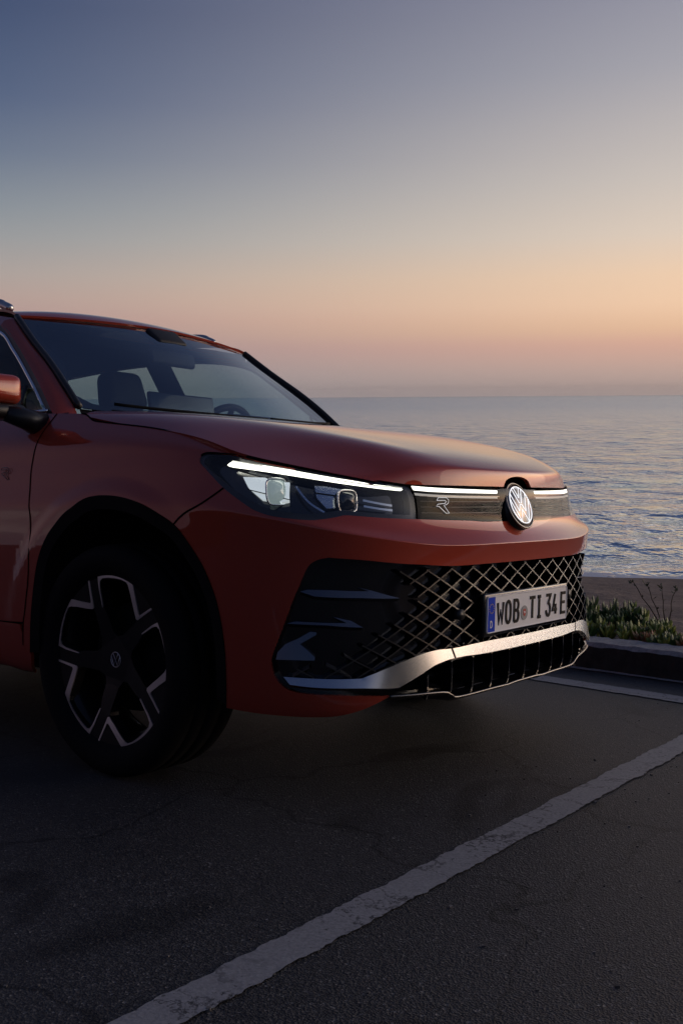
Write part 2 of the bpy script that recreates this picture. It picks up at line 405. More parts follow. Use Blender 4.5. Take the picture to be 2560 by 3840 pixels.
def ribbon(name, S, curve, width, off, mat, parent, sgn=1.0):
    c = np.array(curve, float); P = S.pos(c[:, 0], c[:, 1]); N = S.nrm(c[:, 0], c[:, 1]) * sgn
    T = np.gradient(P, axis=0); T /= np.linalg.norm(T, axis=1, keepdims=True) + 1e-12
    B = np.cross(N, T); B /= np.linalg.norm(B, axis=1, keepdims=True)
    v = []; f = []
    for i in range(len(P)):
        v += [P[i] + B[i] * width / 2 + N[i] * off, P[i] - B[i] * width / 2 + N[i] * off]
        if i: f.append((2 * i - 2, 2 * i - 1, 2 * i + 1, 2 * i))
    return obj(name, v, f, mat, parent, True)

_tt, _vv = np.meshgrid(np.linspace(0, TC, 520), np.linspace(0, W.K - 1, 200)); _PP = W.pos(_tt, _vv)
def tv_side(x, z):
    d = (_PP[..., 0] - x) ** 2 + (_PP[..., 2] - z) ** 2 + np.where(_PP[..., 1] > -.5, 1, 0); i = np.unravel_index(d.argmin(), d.shape); return (float(_tt[i]), float(_vv[i]))
_ft = np.linspace(7, TC, 400); _fp = W.pos(_ft, np.full(400, 4.0)); _fs = np.concatenate([[0], np.cumsum(np.linalg.norm(np.diff(_fp, axis=0), axis=1))]); _fs = _fs - _fs[-1]
_vg = np.linspace(1.2, 10.5, 120)
def tv_sz(s, z):
    """arc length from the centre line (negative = right of the car) and height -> surface parameters"""
    t = float(np.interp(-abs(s), _fs, _ft)); zz = W.pos(np.full(120, t), _vg)[:, 2]
    v = float(np.interp(z, zz, _vg)); return (t if s <= 0 else 2 * TC - t, v)
def sz_of(tv):
    t = tv[0] if tv[0] <= TC else 2 * TC - tv[0]
    s = float(np.interp(t, _ft, _fs)); z = float(W.pos(np.array([t]), np.array([tv[1]]))[0, 2]); return (s if tv[0] <= TC else -s, z)

# ---------------------------------------------------------------- materials
def mat(name, col=(.5, .5, .5), rough=.5, metal=0.0, spec=.5, coat=0.0, coat_rough=.03, emit=None, estr=0.0):
    m = bpy.data.materials.new(name); m.use_nodes = True
    b = m.node_tree.nodes['Principled BSDF']
    b.inputs['Base Color'].default_value = (*col, 1); b.inputs['Roughness'].default_value = rough; b.inputs['Metallic'].default_value = metal
    b.inputs['Specular IOR Level'].default_value = spec
    b.inputs['Coat Weight'].default_value = coat; b.inputs['Coat Roughness'].default_value = coat_rough
    if emit: b.inputs['Emission Color'].default_value = (*emit, 1); b.inputs['Emission Strength'].default_value = estr
    return m
def nodes(m): return m.node_tree, m.node_tree.nodes['Principled BSDF']
def tex(nt_, kind, coord='Object', scale=(1, 1, 1), **inp):
    t = nt_.nodes.new('ShaderNodeTexCoord'); mp = nt_.nodes.new('ShaderNodeMapping'); n = nt_.nodes.new(kind)
    mp.inputs['Scale'].default_value = scale
    nt_.links.new(t.outputs[coord], mp.inputs[0]); nt_.links.new(mp.outputs[0], n.inputs['Vector'])
    for k, v in inp.items(): n.inputs[k.replace('_', ' ')].default_value = v
    return n
def cramp(nt_, src, stops):
    r = nt_.nodes.new('ShaderNodeValToRGB'); c = r.color_ramp
    while len(c.elements) > 1: c.elements.remove(c.elements[-1])
    for i, (p, col) in enumerate(stops):
        e = c.elements[0] if i == 0 else c.elements.new(p)
        e.position = p; e.color = (*col, 1) if not isinstance(col, (int, float)) else (col, col, col, 1)
    nt_.links.new(src, r.inputs[0]); return r.outputs[0]
def bump(nt_, b, src, strength=.3, dist=.01, prev=None):
    n = nt_.nodes.new('ShaderNodeBump'); n.inputs['Strength'].default_value = strength; n.inputs['Distance'].default_value = dist
    nt_.links.new(src, n.inputs['Height'])
    if prev is not None: nt_.links.new(prev, n.inputs['Normal'])
    nt_.links.new(n.outputs[0], b.inputs['Normal']); return n.outputs[0]

M_PAINT = mat('red_paint', (.32, .045, .026), .5, .25, .04, 1.0, .02)
M_PAINT.node_tree.nodes['Principled BSDF'].inputs['Coat IOR'].default_value = 1.6
n_, b_ = nodes(M_PAINT)
fl = tex(n_, 'ShaderNodeTexNoise', scale=(1, 1, 1), Scale=900.0, Detail=2.0)
n_.links.new(cramp(n_, fl.outputs[0], [(.35, (.30, .036, .018)), (.65, (.40, .056, .029))]), b_.inputs['Base Color'])
M_BLACK = mat('gloss_black', (.006, .006, .007), .12, 0, .5, .6)
M_TRIM = mat('satin_black_trim', (.012, .012, .013), .38)
M_DARK = mat('matte_black', (.006, .006, .006), .8, 0, .2)
M_GAP = mat('panel_gap', (.002, .002, .002), .9, 0, .05)
M_CHROME = mat('chrome', (.75, .76, .78), .09, 1.0)
M_BARS = mat('dark_chrome', (.16, .155, .15), .24, 1.0)
M_SILVER = mat('satin_silver', (.48, .49, .51), .24, 1.0)
M_RUBBER = mat('rubber', (.0055, .0055, .006), .8, 0, .15)
M_ARCH = mat('arch_plastic', (.004, .004, .0045), .65, 0, .12)
M_RIM = mat('rim_black', (.006, .006, .007), .3, 0, .25, .2)
M_MACH = mat('machined_alloy', (.62, .62, .64), .38, 1.0)
n_, b_ = nodes(M_MACH); bb = tex(n_, 'ShaderNodeTexNoise', scale=(1, 1, 12), Scale=160.0); bump(n_, b_, bb.outputs[0], .12, .002)
M_PLATE = mat('plate_white', (.88, .88, .88), .5, 0, .3)
M_PBLUE = mat('plate_blue', (.004, .05, .55), .5, 0, .1)
M_PINK = mat('plate_ink', (.004, .004, .005), .5, 0, .1)
M_YEL = mat('star_yellow', (.75, .55, .04), .5)
M_SEALG = mat('seal_grey', (.33, .34, .34), .5)
M_SEALR = mat('seal_red', (.55, .05, .03), .5)
M_DRL = mat('light_strip', (1, 1, 1), .3, emit=(1.0, .985, .84), estr=2.6)
M_DRL2 = mat('light_bar_strip', (1, 1, 1), .3, emit=(1.0, .985, .86), estr=2.0)
M_REFL = mat('lamp_reflector', (.8, .82, .83), .14, 1.0, emit=(.88, .96, .95), estr=.55)
M_REFL2 = mat('lamp_reflector_unlit', (.62, .64, .66), .18, 1.0)
M_LENS = mat('projector_glass', (.25, .32, .32), .05, 0, .8, 1.0, emit=(.82, 1.0, .97), estr=.22)
M_EMB = mat('emblem_light', (.9, .9, .92), .3, emit=(.93, .95, 1.0), estr=1.15)
M_EMBD = mat('emblem_face', (.26, .23, .21), .2, .85, .5, .5)
M_GLOW = mat('bar_glow', (.3, .3, .3), .3, emit=(1.0, .97, .88), estr=.22)  # weak emission painted in for the light strip's glow on the bar
M_BADGE = mat('badge_line', (.8, .8, .82), .3, emit=(.93, .95, 1.0), estr=.45)
M_FIN = mat('vent_fin', (.11, .12, .14), .25, .9, .5, .4)
M_SEAT = mat('seat_fabric', (.010, .011, .013), .85)
M_CABIN = mat('cabin_plastic', (.011, .011, .013), .6)
M_ROOFLINING = mat('headliner', (.03, .031, .035), .9)

def glass(name, tint, f0=.04, rough=.0, gcol=(1, 1, 1)):
    """thin sheet: tinted see-through with reflection rising at grazing angles, alike from both sides"""
    m = bpy.data.materials.new(name); m.use_nodes = True; t = m.node_tree; t.nodes.clear()
    o = t.nodes.new('ShaderNodeOutputMaterial'); mx = t.nodes.new('ShaderNodeMixShader'); lw = t.nodes.new('ShaderNodeLayerWeight'); lw.inputs[0].default_value = .5
    pw = t.nodes.new('ShaderNodeMath'); pw.operation = 'POWER'; pw.inputs[1].default_value = 5.0; t.links.new(lw.outputs['Facing'], pw.inputs[0])
    ma = t.nodes.new('ShaderNodeMath'); ma.operation = 'MULTIPLY_ADD'; ma.inputs[1].default_value = 1 - f0; ma.inputs[2].default_value = f0; t.links.new(pw.outputs[0], ma.inputs[0])
    tr = t.nodes.new('ShaderNodeBsdfTransparent'); gl = t.nodes.new('ShaderNodeBsdfGlossy')
    tr.inputs[0].default_value = (*tint, 1); gl.inputs['Roughness'].default_value = rough; gl.inputs[0].default_value = (*gcol, 1)
    t.links.new(ma.outputs[0], mx.inputs[0]); t.links.new(tr.outputs[0], mx.inputs[1]); t.links.new(gl.outputs[0], mx.inputs[2]); t.links.new(mx.outputs[0], o.inputs[0])
    return m
M_WIND = glass('windscreen_glass', (.50, .60, .64), .16, .0, (.86, .93, 1.0))
M_SIDEGL = glass('side_glass', (.62, .76, .68), .05)
M_LENSGL = glass('lamp_cover', (.93, .95, .97), .05)
M_BARGL = glass('bar_cover', (.36, .35, .35), .010)

# ---------------------------------------------------------------- setting: asphalt, markings, kerb, verge, sand, sea, hills
M_ASPH = mat('asphalt', (.05, .05, .052), .7, 0, .36)
n_, b_ = nodes(M_ASPH)
v1 = tex(n_, 'ShaderNodeTexVoronoi', scale=(1, 1, 1), Scale=230.0); v2 = tex(n_, 'ShaderNodeTexNoise', scale=(1, 1, 1), Scale=90.0, Detail=8.0, Roughness=.7); v3 = tex(n_, 'ShaderNodeTexNoise', scale=(1, 1, 1), Scale=1.3, Detail=4.0)
c1 = cramp(n_, v1.outputs['Color'], [(0, (.016, .016, .017)), (.5, (.036, .036, .037)), (.85, (.082, .081, .079)), (1, (.24, .235, .225))])
c2 = cramp(n_, v3.outputs[0], [(.30, .62), (.42, .95), (.58, 1.0), (.75, 1.28)])
mx = n_.nodes.new('ShaderNodeMix'); mx.data_type = 'RGBA'; mx.blend_type = 'MULTIPLY'; mx.inputs[0].default_value = 1
n_.links.new(c1, mx.inputs[6]); n_.links.new(c2, mx.inputs[7])
st = tex(n_, 'ShaderNodeTexNoise', scale=(1, .6, 1), Scale=2.6, Detail=3.0, Distortion=.6); stc = cramp(n_, st.outputs[0], [(.60, 1.0), (.66, .55), (.72, .42)])
wa = tex(n_, 'ShaderNodeTexNoise', Scale=3.0, Detail=6.0); wam = n_.nodes.new('ShaderNodeVectorMath'); wam.operation = 'MULTIPLY_ADD'; wam.inputs[1].default_value = (.5, .5, 0); wtc = n_.nodes.new('ShaderNodeTexCoord')
n_.links.new(wa.outputs['Color'], wam.inputs[0]); n_.links.new(wtc.outputs['Object'], wam.inputs[2])
ck = n_.nodes.new('ShaderNodeTexVoronoi'); ck.feature = 'DISTANCE_TO_EDGE'; ck.inputs['Scale'].default_value = .9; n_.links.new(wam.outputs[0], ck.inputs['Vector'])
ckc = cramp(n_, ck.outputs['Distance'], [(0, .25), (.003, .3), (.007, 1.0)])
mxa = n_.nodes.new('ShaderNodeMix'); mxa.data_type = 'RGBA'; mxa.blend_type = 'MULTIPLY'; mxa.inputs[0].default_value = 1; n_.links.new(mx.outputs[2], mxa.inputs[6]); n_.links.new(stc, mxa.inputs[7])
mxb = n_.nodes.new('ShaderNodeMix'); mxb.data_type = 'RGBA'; mxb.blend_type = 'MULTIPLY'; mxb.inputs[0].default_value = .8; n_.links.new(mxa.outputs[2], mxb.inputs[6]); n_.links.new(ckc, mxb.inputs[7])
n_.links.new(mxb.outputs[2], b_.inputs['Base Color'])
p_ = bump(n_, b_, v1.outputs['Distance'], .6, .003); bump(n_, b_, v2.outputs[0], .35, .004, p_)
n_.links.new(cramp(n_, v1.outputs['Color'], [(0, .50), (1, .72)]), b_.inputs['Roughness'])

KD = Vector((.978, -.209, 0)).normalized(); KN = Vector((.209, .978, 0)).normalized()     # along the kerb, away from the bay
K0 = Vector((.215, 1.841, 0))
def kp(s, d, z=0.0): q = K0 + KD * s + KN * d; return Vector((q.x, q.y, z))
def bay(o): o.matrix_world = BAY @ o.matrix_basis; return o

g = [kp(-60, 0), kp(40, 0), kp(40, -60), kp(-60, -60)]
asphalt = obj('asphalt_road', g, [(3, 2, 1, 0)], M_ASPH)
bay(set_props(asphalt, 'dark grey coarse asphalt of the sloping parking bay', 'asphalt', kind='structure'))

M_PAINTL = mat('worn_road_paint', (.4, .4, .4), .7)
n_, b_ = nodes(M_PAINTL)
wv = tex(n_, 'ShaderNodeTexNoise', Scale=16.0, Detail=6.0, Roughness=.65)
vm = n_.nodes.new('ShaderNodeVectorMath'); vm.operation = 'MULTIPLY_ADD'; vm.inputs[1].default_value = (.16, .16, 0)
tcn = n_.nodes.new('ShaderNodeTexCoord'); n_.links.new(wv.outputs['Color'], vm.inputs[0]); n_.links.new(tcn.outputs['Object'], vm.inputs[2])
vo = n_.nodes.new('ShaderNodeTexVoronoi'); vo.feature = 'DISTANCE_TO_EDGE'; vo.inputs['Scale'].default_value = 5.5; vmp = n_.nodes.new('ShaderNodeMapping'); vmp.inputs['Scale'].default_value = (.55, 1.35, 1); n_.links.new(vm.outputs[0], vmp.inputs[0]); n_.links.new(vmp.outputs[0], vo.inputs['Vector'])
crk = cramp(n_, vo.outputs['Distance'], [(0, .12), (.006, .15), (.018, 1)])
ms = tex(n_, 'ShaderNodeTexNoise', Scale=2.2, Detail=3.0); msk = cramp(n_, ms.outputs[0], [(.44, 1), (.62, 0)])
gr = tex(n_, 'ShaderNodeTexNoise', Scale=140.0, Detail=4.0); grc = cramp(n_, gr.outputs[0], [(.3, (.22, .22, .222)), (.7, (.32, .32, .318))])
mxm = n_.nodes.new('ShaderNodeMath'); mxm.operation = 'MAXIMUM'; n_.links.new(crk, mxm.inputs[0]); n_.links.new(msk, mxm.inputs[1])
mx = n_.nodes.new('ShaderNodeMix'); mx.data_type = 'RGBA'; n_.links.new(mxm.outputs[0], mx.inputs[0]); mx.inputs[6].default_value = (.03, .03, .032, 1); n_.links.new(grc, mx.inputs[7])
we = tex(n_, 'ShaderNodeTexNoise', Scale=70.0, Detail=6.0, Roughness=.75); wl = tex(n_, 'ShaderNodeTexNoise', Scale=3.4, Detail=2.0)
wsum = n_.nodes.new('ShaderNodeMath'); wsum.operation = 'MULTIPLY_ADD'; wsum.inputs[1].default_value = .55; n_.links.new(wl.outputs[0], wsum.inputs[0]); n_.links.new(we.outputs[0], wsum.inputs[2])
wc = cramp(n_, wsum.outputs[0], [(.60, 0), (.66, 1)])
mw = n_.nodes.new('ShaderNodeMix'); mw.data_type = 'RGBA'; n_.links.new(wc, mw.inputs[0]); mw.inputs[6].default_value = (.045, .045, .046, 1); n_.links.new(mx.outputs[2], mw.inputs[7])
n_.links.new(mw.outputs[2], b_.inputs['Base Color']); bump(n_, b_, gr.outputs[0], .4, .002)

def marking(name, a, b, w, label):
    """painted line with ragged edges from a to b (centre line), width w, raised a few millimetres"""
    a = Vector(a); b = Vector(b); d = (b - a).normalized(); nrm = Vector((-d.y, d.x, 0)); n = int((b - a).length / .012); v = []; f = []
    e = [0, 0]
    for i in range(n + 1):
        p = a + d * (i * (b - a).length / n)
        for k in (0, 1): e[k] = e[k] * .6 + random.uniform(-.0038, .0038)
        v += [p + nrm * (w / 2 + e[0]), p - nrm * (w / 2 + e[1])]
        if i: f.append((2 * i - 2, 2 * i - 1, 2 * i + 1, 2 * i))
    v = [(q.x, q.y, .004) for q in v]
    return bay(set_props(obj(name, v, f, M_PAINTL), label, 'road marking', kind='structure'))
marking('bay_marking', (1.247, -6, 0), (1.247, 1.20, 0), .094, 'broad worn white bay line crossing the foreground in front of the car')
marking('edge_marking', kp(-30, -.385), kp(25, -.385), .125, 'pale painted edge line beside the kerb')

M_CONC = mat('kerb_concrete', (.2, .2, .2), .85)
n_, b_ = nodes(M_CONC); q1 = tex(n_, 'ShaderNodeTexNoise', Scale=40.0, Detail=8.0, Roughness=.7)
n_.links.new(cramp(n_, q1.outputs[0], [(.3, (.20, .198, .195)), (.7, (.42, .41, .40))]), b_.inputs['Base Color']); bump(n_, b_, q1.outputs[0], .6, .01)
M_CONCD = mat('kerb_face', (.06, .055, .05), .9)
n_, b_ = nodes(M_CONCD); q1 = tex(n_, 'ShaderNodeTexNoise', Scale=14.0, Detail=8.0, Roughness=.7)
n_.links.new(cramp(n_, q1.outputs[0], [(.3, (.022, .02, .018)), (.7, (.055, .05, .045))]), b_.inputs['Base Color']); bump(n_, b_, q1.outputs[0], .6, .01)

# gutter of patched lighter asphalt along the kerb foot, kerb stones
rr = random.Random(3)
v = []; f = []; e = 0
for i in range(900):
    s = -30 + i * .06; e = e * .8 + rr.uniform(-.012, .012); a = kp(s, .01); b = kp(s, -.028 - abs(e))
    v += [(a.x, a.y, .006), (b.x, b.y, .005)]
    if i: f.append((2 * i - 2, 2 * i - 1, 2 * i + 1, 2 * i))
bay(set_props(obj('gutter', v, f, M_CONC), 'thin crumbling strip of lighter mortar at the foot of the kerb', 'gutter', kind='structure'))
kerb = empty('kerb'); set_props(kerb, 'low weathered concrete kerb between the asphalt and the planted verge', 'kerb', kind='structure')
KH = .135
def kerb_prof(s, rnd):
    j = lambda q: rnd.uniform(-q, q)
    return [kp(s, .0 + j(.004), -.05), kp(s, .006 + j(.005), KH - .02 + j(.004)), kp(s, .022 + j(.004), KH + j(.004)), kp(s, .17 + j(.012), KH + .006 + j(.004)), kp(s, .19, .0)]
s = -16.0; k = 0
while s < 14:
    L = 1.0; v = []; f = []; n = 26
    for i in range(n + 1):
        pr = kerb_prof(s + .007 + (L - .014) * i / n, rr); v += pr
        if i:
            b0 = (i - 1) * 5
            for q in range(4): f.append((b0 + q, b0 + q + 1, b0 + q + 6, b0 + q + 5))
    f += [(0, 1, 2, 3, 4), tuple(n * 5 + q for q in (4, 3, 2, 1, 0))]
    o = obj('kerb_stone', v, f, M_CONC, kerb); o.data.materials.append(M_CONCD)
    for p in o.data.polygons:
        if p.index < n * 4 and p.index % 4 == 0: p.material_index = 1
    s += L; k += 1
bay(kerb)

# verge and beach: one sheet from the back of the kerb down to below the water line, in world space
SEA_Z = CAM_POS[2] - 5.0
M_SAND = mat('beach_sand', (.2, .15, .11), .95, 0, .2)
n_, b_ = nodes(M_SAND)
s1 = tex(n_, 'ShaderNodeTexNoise', Scale=.9, Detail=6.0, Roughness=.65); s2 = tex(n_, 'ShaderNodeTexNoise', Scale=18.0, Detail=6.0, Roughness=.7)
ca = cramp(n_, s1.outputs[0], [(.3, (.17, .135, .112)), (.7, (.30, .24, .20))]); cb = cramp(n_, s2.outputs[0], [(.3, .72), (.7, 1.15)])
mx = n_.nodes.new('ShaderNodeMix'); mx.data_type = 'RGBA'; mx.blend_type = 'MULTIPLY'; mx.inputs[0].default_value = 1
n_.links.new(ca, mx.inputs[6]); n_.links.new(cb, mx.inputs[7]); n_.links.new(mx.outputs[2], b_.inputs['Base Color'])
p_ = bump(n_, b_, s2.outputs[0], .7, .05); bump(n_, b_, s1.outputs[0], .8, .35, p_)
WL0 = Vector((-8.6, 23.35, SEA_Z)); WLD = Vector((.98, .20, 0)).normalized()
def kback(s): return BAY @ kp(s, .185, KH - .035)
v = []; f = []; NS, ND = 160, 70
rs_ = random.Random(5); ph = [(rs_.uniform(.15, 1.6), rs_.uniform(0, 6.28), rs_.uniform(.15, 1.6), rs_.uniform(0, 6.28)) for _ in range(14)]
for i in range(NS + 1):
    sft = -50 + 100 * i / NS
    a = kback(sft * .6); w_ = WL0 + WLD * (sft * 1.1 + 2)
    w_.y += .35 * math.sin(sft * .35) + .2 * math.sin(sft * .9 + 1)
    for j in range(ND + 1):
        r = (j / ND) ** 1.7 * 1.35
        p = a.lerp(w_, r)
        flat = BAY @ kp(sft * .6, .185 + r * 20, KH - .035)
        if r < .06: p.z = flat.z + (p.z - flat.z) * (r / .06) ** 2
        h = sum(math.sin(p.x * a_ + b_1) * math.sin(p.y * c_ + d_1) for a_, b_1, c_, d_1 in ph) * .02 * min(1, r * 6) * max(0, min(1, (1.05 - r) * 6))
        v.append((p.x, p.y, p.z + h))
        if i and j: b0 = (i - 1) * (ND + 1) + j - 1; f.append((b0, b0 + ND + 1, b0 + ND + 2, b0 + 1))
sand = obj('beach', v, f, M_SAND, None, True); set_props(sand, 'grey brown sand sloping from the verge down to the water', 'beach', kind='structure')

# sea: a fan of displaced water near the shore running out to the horizon
M_SEA = bpy.data.materials.new('sea_water'); M_SEA.use_nodes = True; n_ = M_SEA.node_tree; n_.nodes.clear()
w1 = tex(n_, 'ShaderNodeTexNoise', Scale=1.6, Detail=5.0, Roughness=.6); w2 = tex(n_, 'ShaderNodeTexNoise', Scale=.22, Detail=5.0, Roughness=.6)
bu1 = n_.nodes.new('ShaderNodeBump'); bu1.inputs['Strength'].default_value = .55; bu1.inputs['Distance'].default_value = .15; n_.links.new(w1.outputs[0], bu1.inputs['Height'])
bu2 = n_.nodes.new('ShaderNodeBump'); bu2.inputs['Strength'].default_value = .9; bu2.inputs['Distance'].default_value = 2.0; n_.links.new(w2.outputs[0], bu2.inputs['Height']); n_.links.new(bu1.outputs[0], bu2.inputs['Normal'])
ge_ = n_.nodes.new('ShaderNodeNewGeometry'); di_ = n_.nodes.new('ShaderNodeVectorMath'); di_.operation = 'DISTANCE'; di_.inputs[1].default_value = (CAM_POS[0], CAM_POS[1], CAM_POS[2] - 5)
n_.links.new(ge_.outputs['Position'], di_.inputs[0]); mr_ = n_.nodes.new('ShaderNodeMapRange'); n_.links.new(di_.outputs['Value'], mr_.inputs[0])      # off shore the ripples are too small to model: a rougher sheet stands for them
mr_.inputs[1].default_value = 40; mr_.inputs[2].default_value = 420; mr_.inputs[3].default_value = .12; mr_.inputs[4].default_value = .24
fr_ = n_.nodes.new('ShaderNodeFresnel'); fr_.inputs[0].default_value = 1.33; n_.links.new(bu2.outputs[0], fr_.inputs['Normal'])
df_ = n_.nodes.new('ShaderNodeBsdfDiffuse'); df_.inputs[0].default_value = (.05, .10, .15, 1); gl_ = n_.nodes.new('ShaderNodeBsdfGlossy'); gl_.inputs[0].default_value = (.79, .87, .90, 1)
n_.links.new(mr_.outputs[0], gl_.inputs['Roughness']); n_.links.new(bu2.outputs[0], gl_.inputs['Normal'])
mx_ = n_.nodes.new('ShaderNodeMixShader'); ou_ = n_.nodes.new('ShaderNodeOutputMaterial'); n_.links.new(fr_.outputs[0], mx_.inputs[0]); n_.links.new(df_.outputs[0], mx_.inputs[1]); n_.links.new(gl_.outputs[0], mx_.inputs[2]); n_.links.new(mx_.outputs[0], ou_.inputs[0])
cx, cy = CAM_POS[0], CAM_POS[1]
fa = math.atan2(FH.y, FH.x)
rw = random.Random(11); waves = []
for _ in range(46):
    L = rw.choice((.9, 1.3, 1.9, 2.8, 4.2, 6.5)) * rw.uniform(.8, 1.25); th = math.radians(-62 + rw.gauss(0, 28)); waves.append((2 * math.pi / L * math.cos(th), 2 * math.pi / L * math.sin(th), rw.uniform(0, 6.28), L * .0031))
rad = [15 * (1.0135 ** i) for i in range(330)] + [1400, 1700, 2100, 2600, 3200, 4000, 5000]
NA = 420; V = []; f = []
ang = np.linspace(fa + math.radians(75), fa - math.radians(100), NA)
R_, A_ = np.meshgrid(np.array(rad), ang, indexing='ij')
X = cx + R_ * np.cos(A_); Y = cy + R_ * np.sin(A_); Z = np.zeros_like(X)
fade = np.clip(1.25 - R_ / 520, 0, 1) * np.clip((R_ - 22) / 14, .25, 1)
for kx, ky, p0, am in waves:
    lam = 2 * math.pi / math.hypot(kx, ky); cell = R_ * math.radians(175) / NA
    Z += am * np.sin(kx * X + ky * Y + p0) * np.clip(1.6 - cell * 3.2 / lam, 0, 1)
Z = SEA_Z + np.abs(Z) * np.sign(Z) * fade
V = np.stack([X, Y, Z], -1).reshape(-1, 3); nr = len(rad)
f = [(i * NA + j, (i + 1) * NA + j, (i + 1) * NA + j + 1, i * NA + j + 1) for i in range(nr - 1) for j in range(NA - 1)]
f = [q[::-1] for q in f] if False else f
sea = obj('sea', V, f, M_SEA, None, True); set_props(sea, 'rippled blue grey sea reaching to the hazy horizon', 'sea', kind='structure')
# foam along the water line
M_FOAM = mat('foam', (.75, .78, .82), .8)
n_, b_ = nodes(M_FOAM); fo_ = tex(n_, 'ShaderNodeTexNoise', Scale=2.5, Detail=6.0, Roughness=.7); n_.links.new(cramp(n_, fo_.outputs[0], [(.30, .0), (.45, .95)]), b_.inputs['Alpha'])
v = []; f = []
for i in range(240):
    sft = -30 + i * .25; w_ = WL0 + WLD * (sft * 1.1 + 2); ss = sft
    w_.y += .35 * math.sin(ss * .35) + .2 * math.sin(ss * .9 + 1)
    wd = .55 + .35 * math.sin(sft * .7) + .2 * math.sin(sft * 2.1)
    v += [(w_.x, w_.y - .25, SEA_Z + .035), (w_.x, w_.y + wd, SEA_Z + .06)]
    if i: f.append((2 * i - 2, 2 * i, 2 * i + 1, 2 * i - 1))
set_props(obj('surf_foam', v, f, M_FOAM), 'thin line of pale foam where the sea meets the sand', 'foam', kind='stuff')

# dark hills inland, behind the viewer: they show only as reflections in the car
M_HILL = mat('hill_scrub', (.035, .032, .024), .95, 0, .1)
n_, b_ = nodes(M_HILL); hh = tex(n_, 'ShaderNodeTexNoise', Scale=.15, Detail=8.0); n_.links.new(cramp(n_, hh.outputs[0], [(.3, (.02, .02, .014)), (.7, (.055, .045, .032))]), b_.inputs['Base Color'])
v = []; f = []; NH = 140
for i in range(NH):
    a = fa + math.radians(100) + math.radians(168) * i / (NH - 1)
    u = i / (NH - 1); edge = min(1, u * 8, (1 - u) * 8)
    h = (27 + 8 * math.sin(u * 9 + .5) + 2.2 * math.sin(u * 23) + 1.0 * math.sin(u * 61 + 2)) * edge
    for j, (r, q) in enumerate(((38, -.16), (60, .12), (80, .5), (100, .85), (118, 1.0), (150, .9))):
        v.append((cx + r * math.cos(a), cy + r * math.sin(a), -1.0 + h * max(q, 0) + (q < 0) * -3 + (.5 * math.sin(i * 1.7 + j * 2.1) if 0 < q < 1 else 0)))
        if i and j: b0 = (i - 1) * 6 + j - 1; f.append((b0, b0 + 1, b0 + 7, b0 + 6))
set_props(obj('hills', v, f, M_HILL, None, True), 'dark scrub hills inland behind the viewer', 'hills', kind='structure')

# ================================================================ the car
car = empty('parked_car')
set_props(car, 'dark red SUV with lit light bar parked on the asphalt above the sea', 'car')
ARCH = cr(TR['ARCH'], 4); LTOP = cr(TR['LAMP_TOP'], 4); LEND = cr(TR['LAMP_END'], 4); LBOT = cr(TR['LAMP_BOT'], 4)
SHUT = cr(TR['SHUT'], 4); FSEAM = cr(TR['FENDER_SEAM'], 5); DSEAM = cr(TR['DOOR_SEAM'], 4)
GTOP = cr(TR['GRILLE_TOP'], 4); BLK = cr(TR['BLACK'], 5); LIP = cr(TR['LIP'], 4) + [tv_sz(-.06, .268), tv_sz(0, .268)]; RLIP = cr(TR['RED_LIP'], 4); BARB = cr(TR['BAR_BOT'], 4)

VTOP = W.K - 1.0
def idx_near(curve, p): return int(np.argmin([(a - p[0]) ** 2 + ((b - p[1]) * .4) ** 2 for a, b in curve]))
ia = idx_near(ARCH, TR['FENDER_SEAM'][0]); il = idx_near(LBOT, TR['FENDER_SEAM'][-1]); it = idx_near(LTOP, TR['SHUT'][-1]); ib = idx_near(BLK, TR['BLACK'][0])
lt_loop = LTOP[:it + 1]

# --- red panels
fender = DSEAM[::-1] + [(4.3, VTOP)] + SHUT + lt_loop[::-1][1:] + LBOT[il:][::-1][1:] + FSEAM[::-1][1:] + ARCH[:ia][::-1]
i_d = next(i for i, p in enumerate(ARCH) if p[1] > 2.6)
bumper_half = [(TC, BARB[-1][1])] + BARB[::-1][1:] + LBOT[:il + 1] + FSEAM[::-1][1:] + ARCH[ia + 1:] + RLIP[::-1] + BLK[::-1][1:] + GTOP[1:]
bh = clean(bumper_half)
def side_line(xs, z): return [tv_side(x, z) for x in xs]
rear_arch = [tv_side(-2.676 + .44 * math.cos(a), .40 + .45 * math.sin(a)) for a in np.linspace(0, math.pi, 26)]
ds_up = [p for p in DSEAM if p[1] > TR['DOOR_SEAM'][6][1] - .01]
door_f = ds_up[::-1] + [tv_side(-.5, 1.14)[:1] + (VTOP,)] + [(tv_side(x, .9)[0], VTOP) for x in (-.7, -1.0, -1.38)] + side_line([-1.38], 1.0) + side_line([-1.38], .6) + side_line([-1.38, -1.0, -.7], .45)
door_r = [(tv_side(x, .9)[0], VTOP) for x in (-1.39, -1.9, -2.35)] + side_line([-2.35], .95) + [p for p in rear_arch if tv_side(-2.35, .6)[0] <= p[0]][::-1] + side_line([-2.2, -1.8, -1.39], .45)
door_r = [(tv_side(x, .9)[0], VTOP) for x in (-1.39, -1.9, -2.42)] + side_line([-2.42], .92) + side_line([-2.33], .72) + side_line([-2.22], .6) + side_line([-2.17], .45) + side_line([-1.8, -1.39], .45)
quarter = [(tv_side(x, .9)[0], VTOP) for x in (-2.43, -3.0)] + [(0.0, VTOP), (0.0, 1.0)] + side_line([-3.3], .3) + side_line([-3.116], .36) + rear_arch[::-1] + side_line([-2.23], .42) + side_line([-2.18], .45) + side_line([-2.23], .6) + side_line([-2.34], .72) + side_line([-2.43], .92)
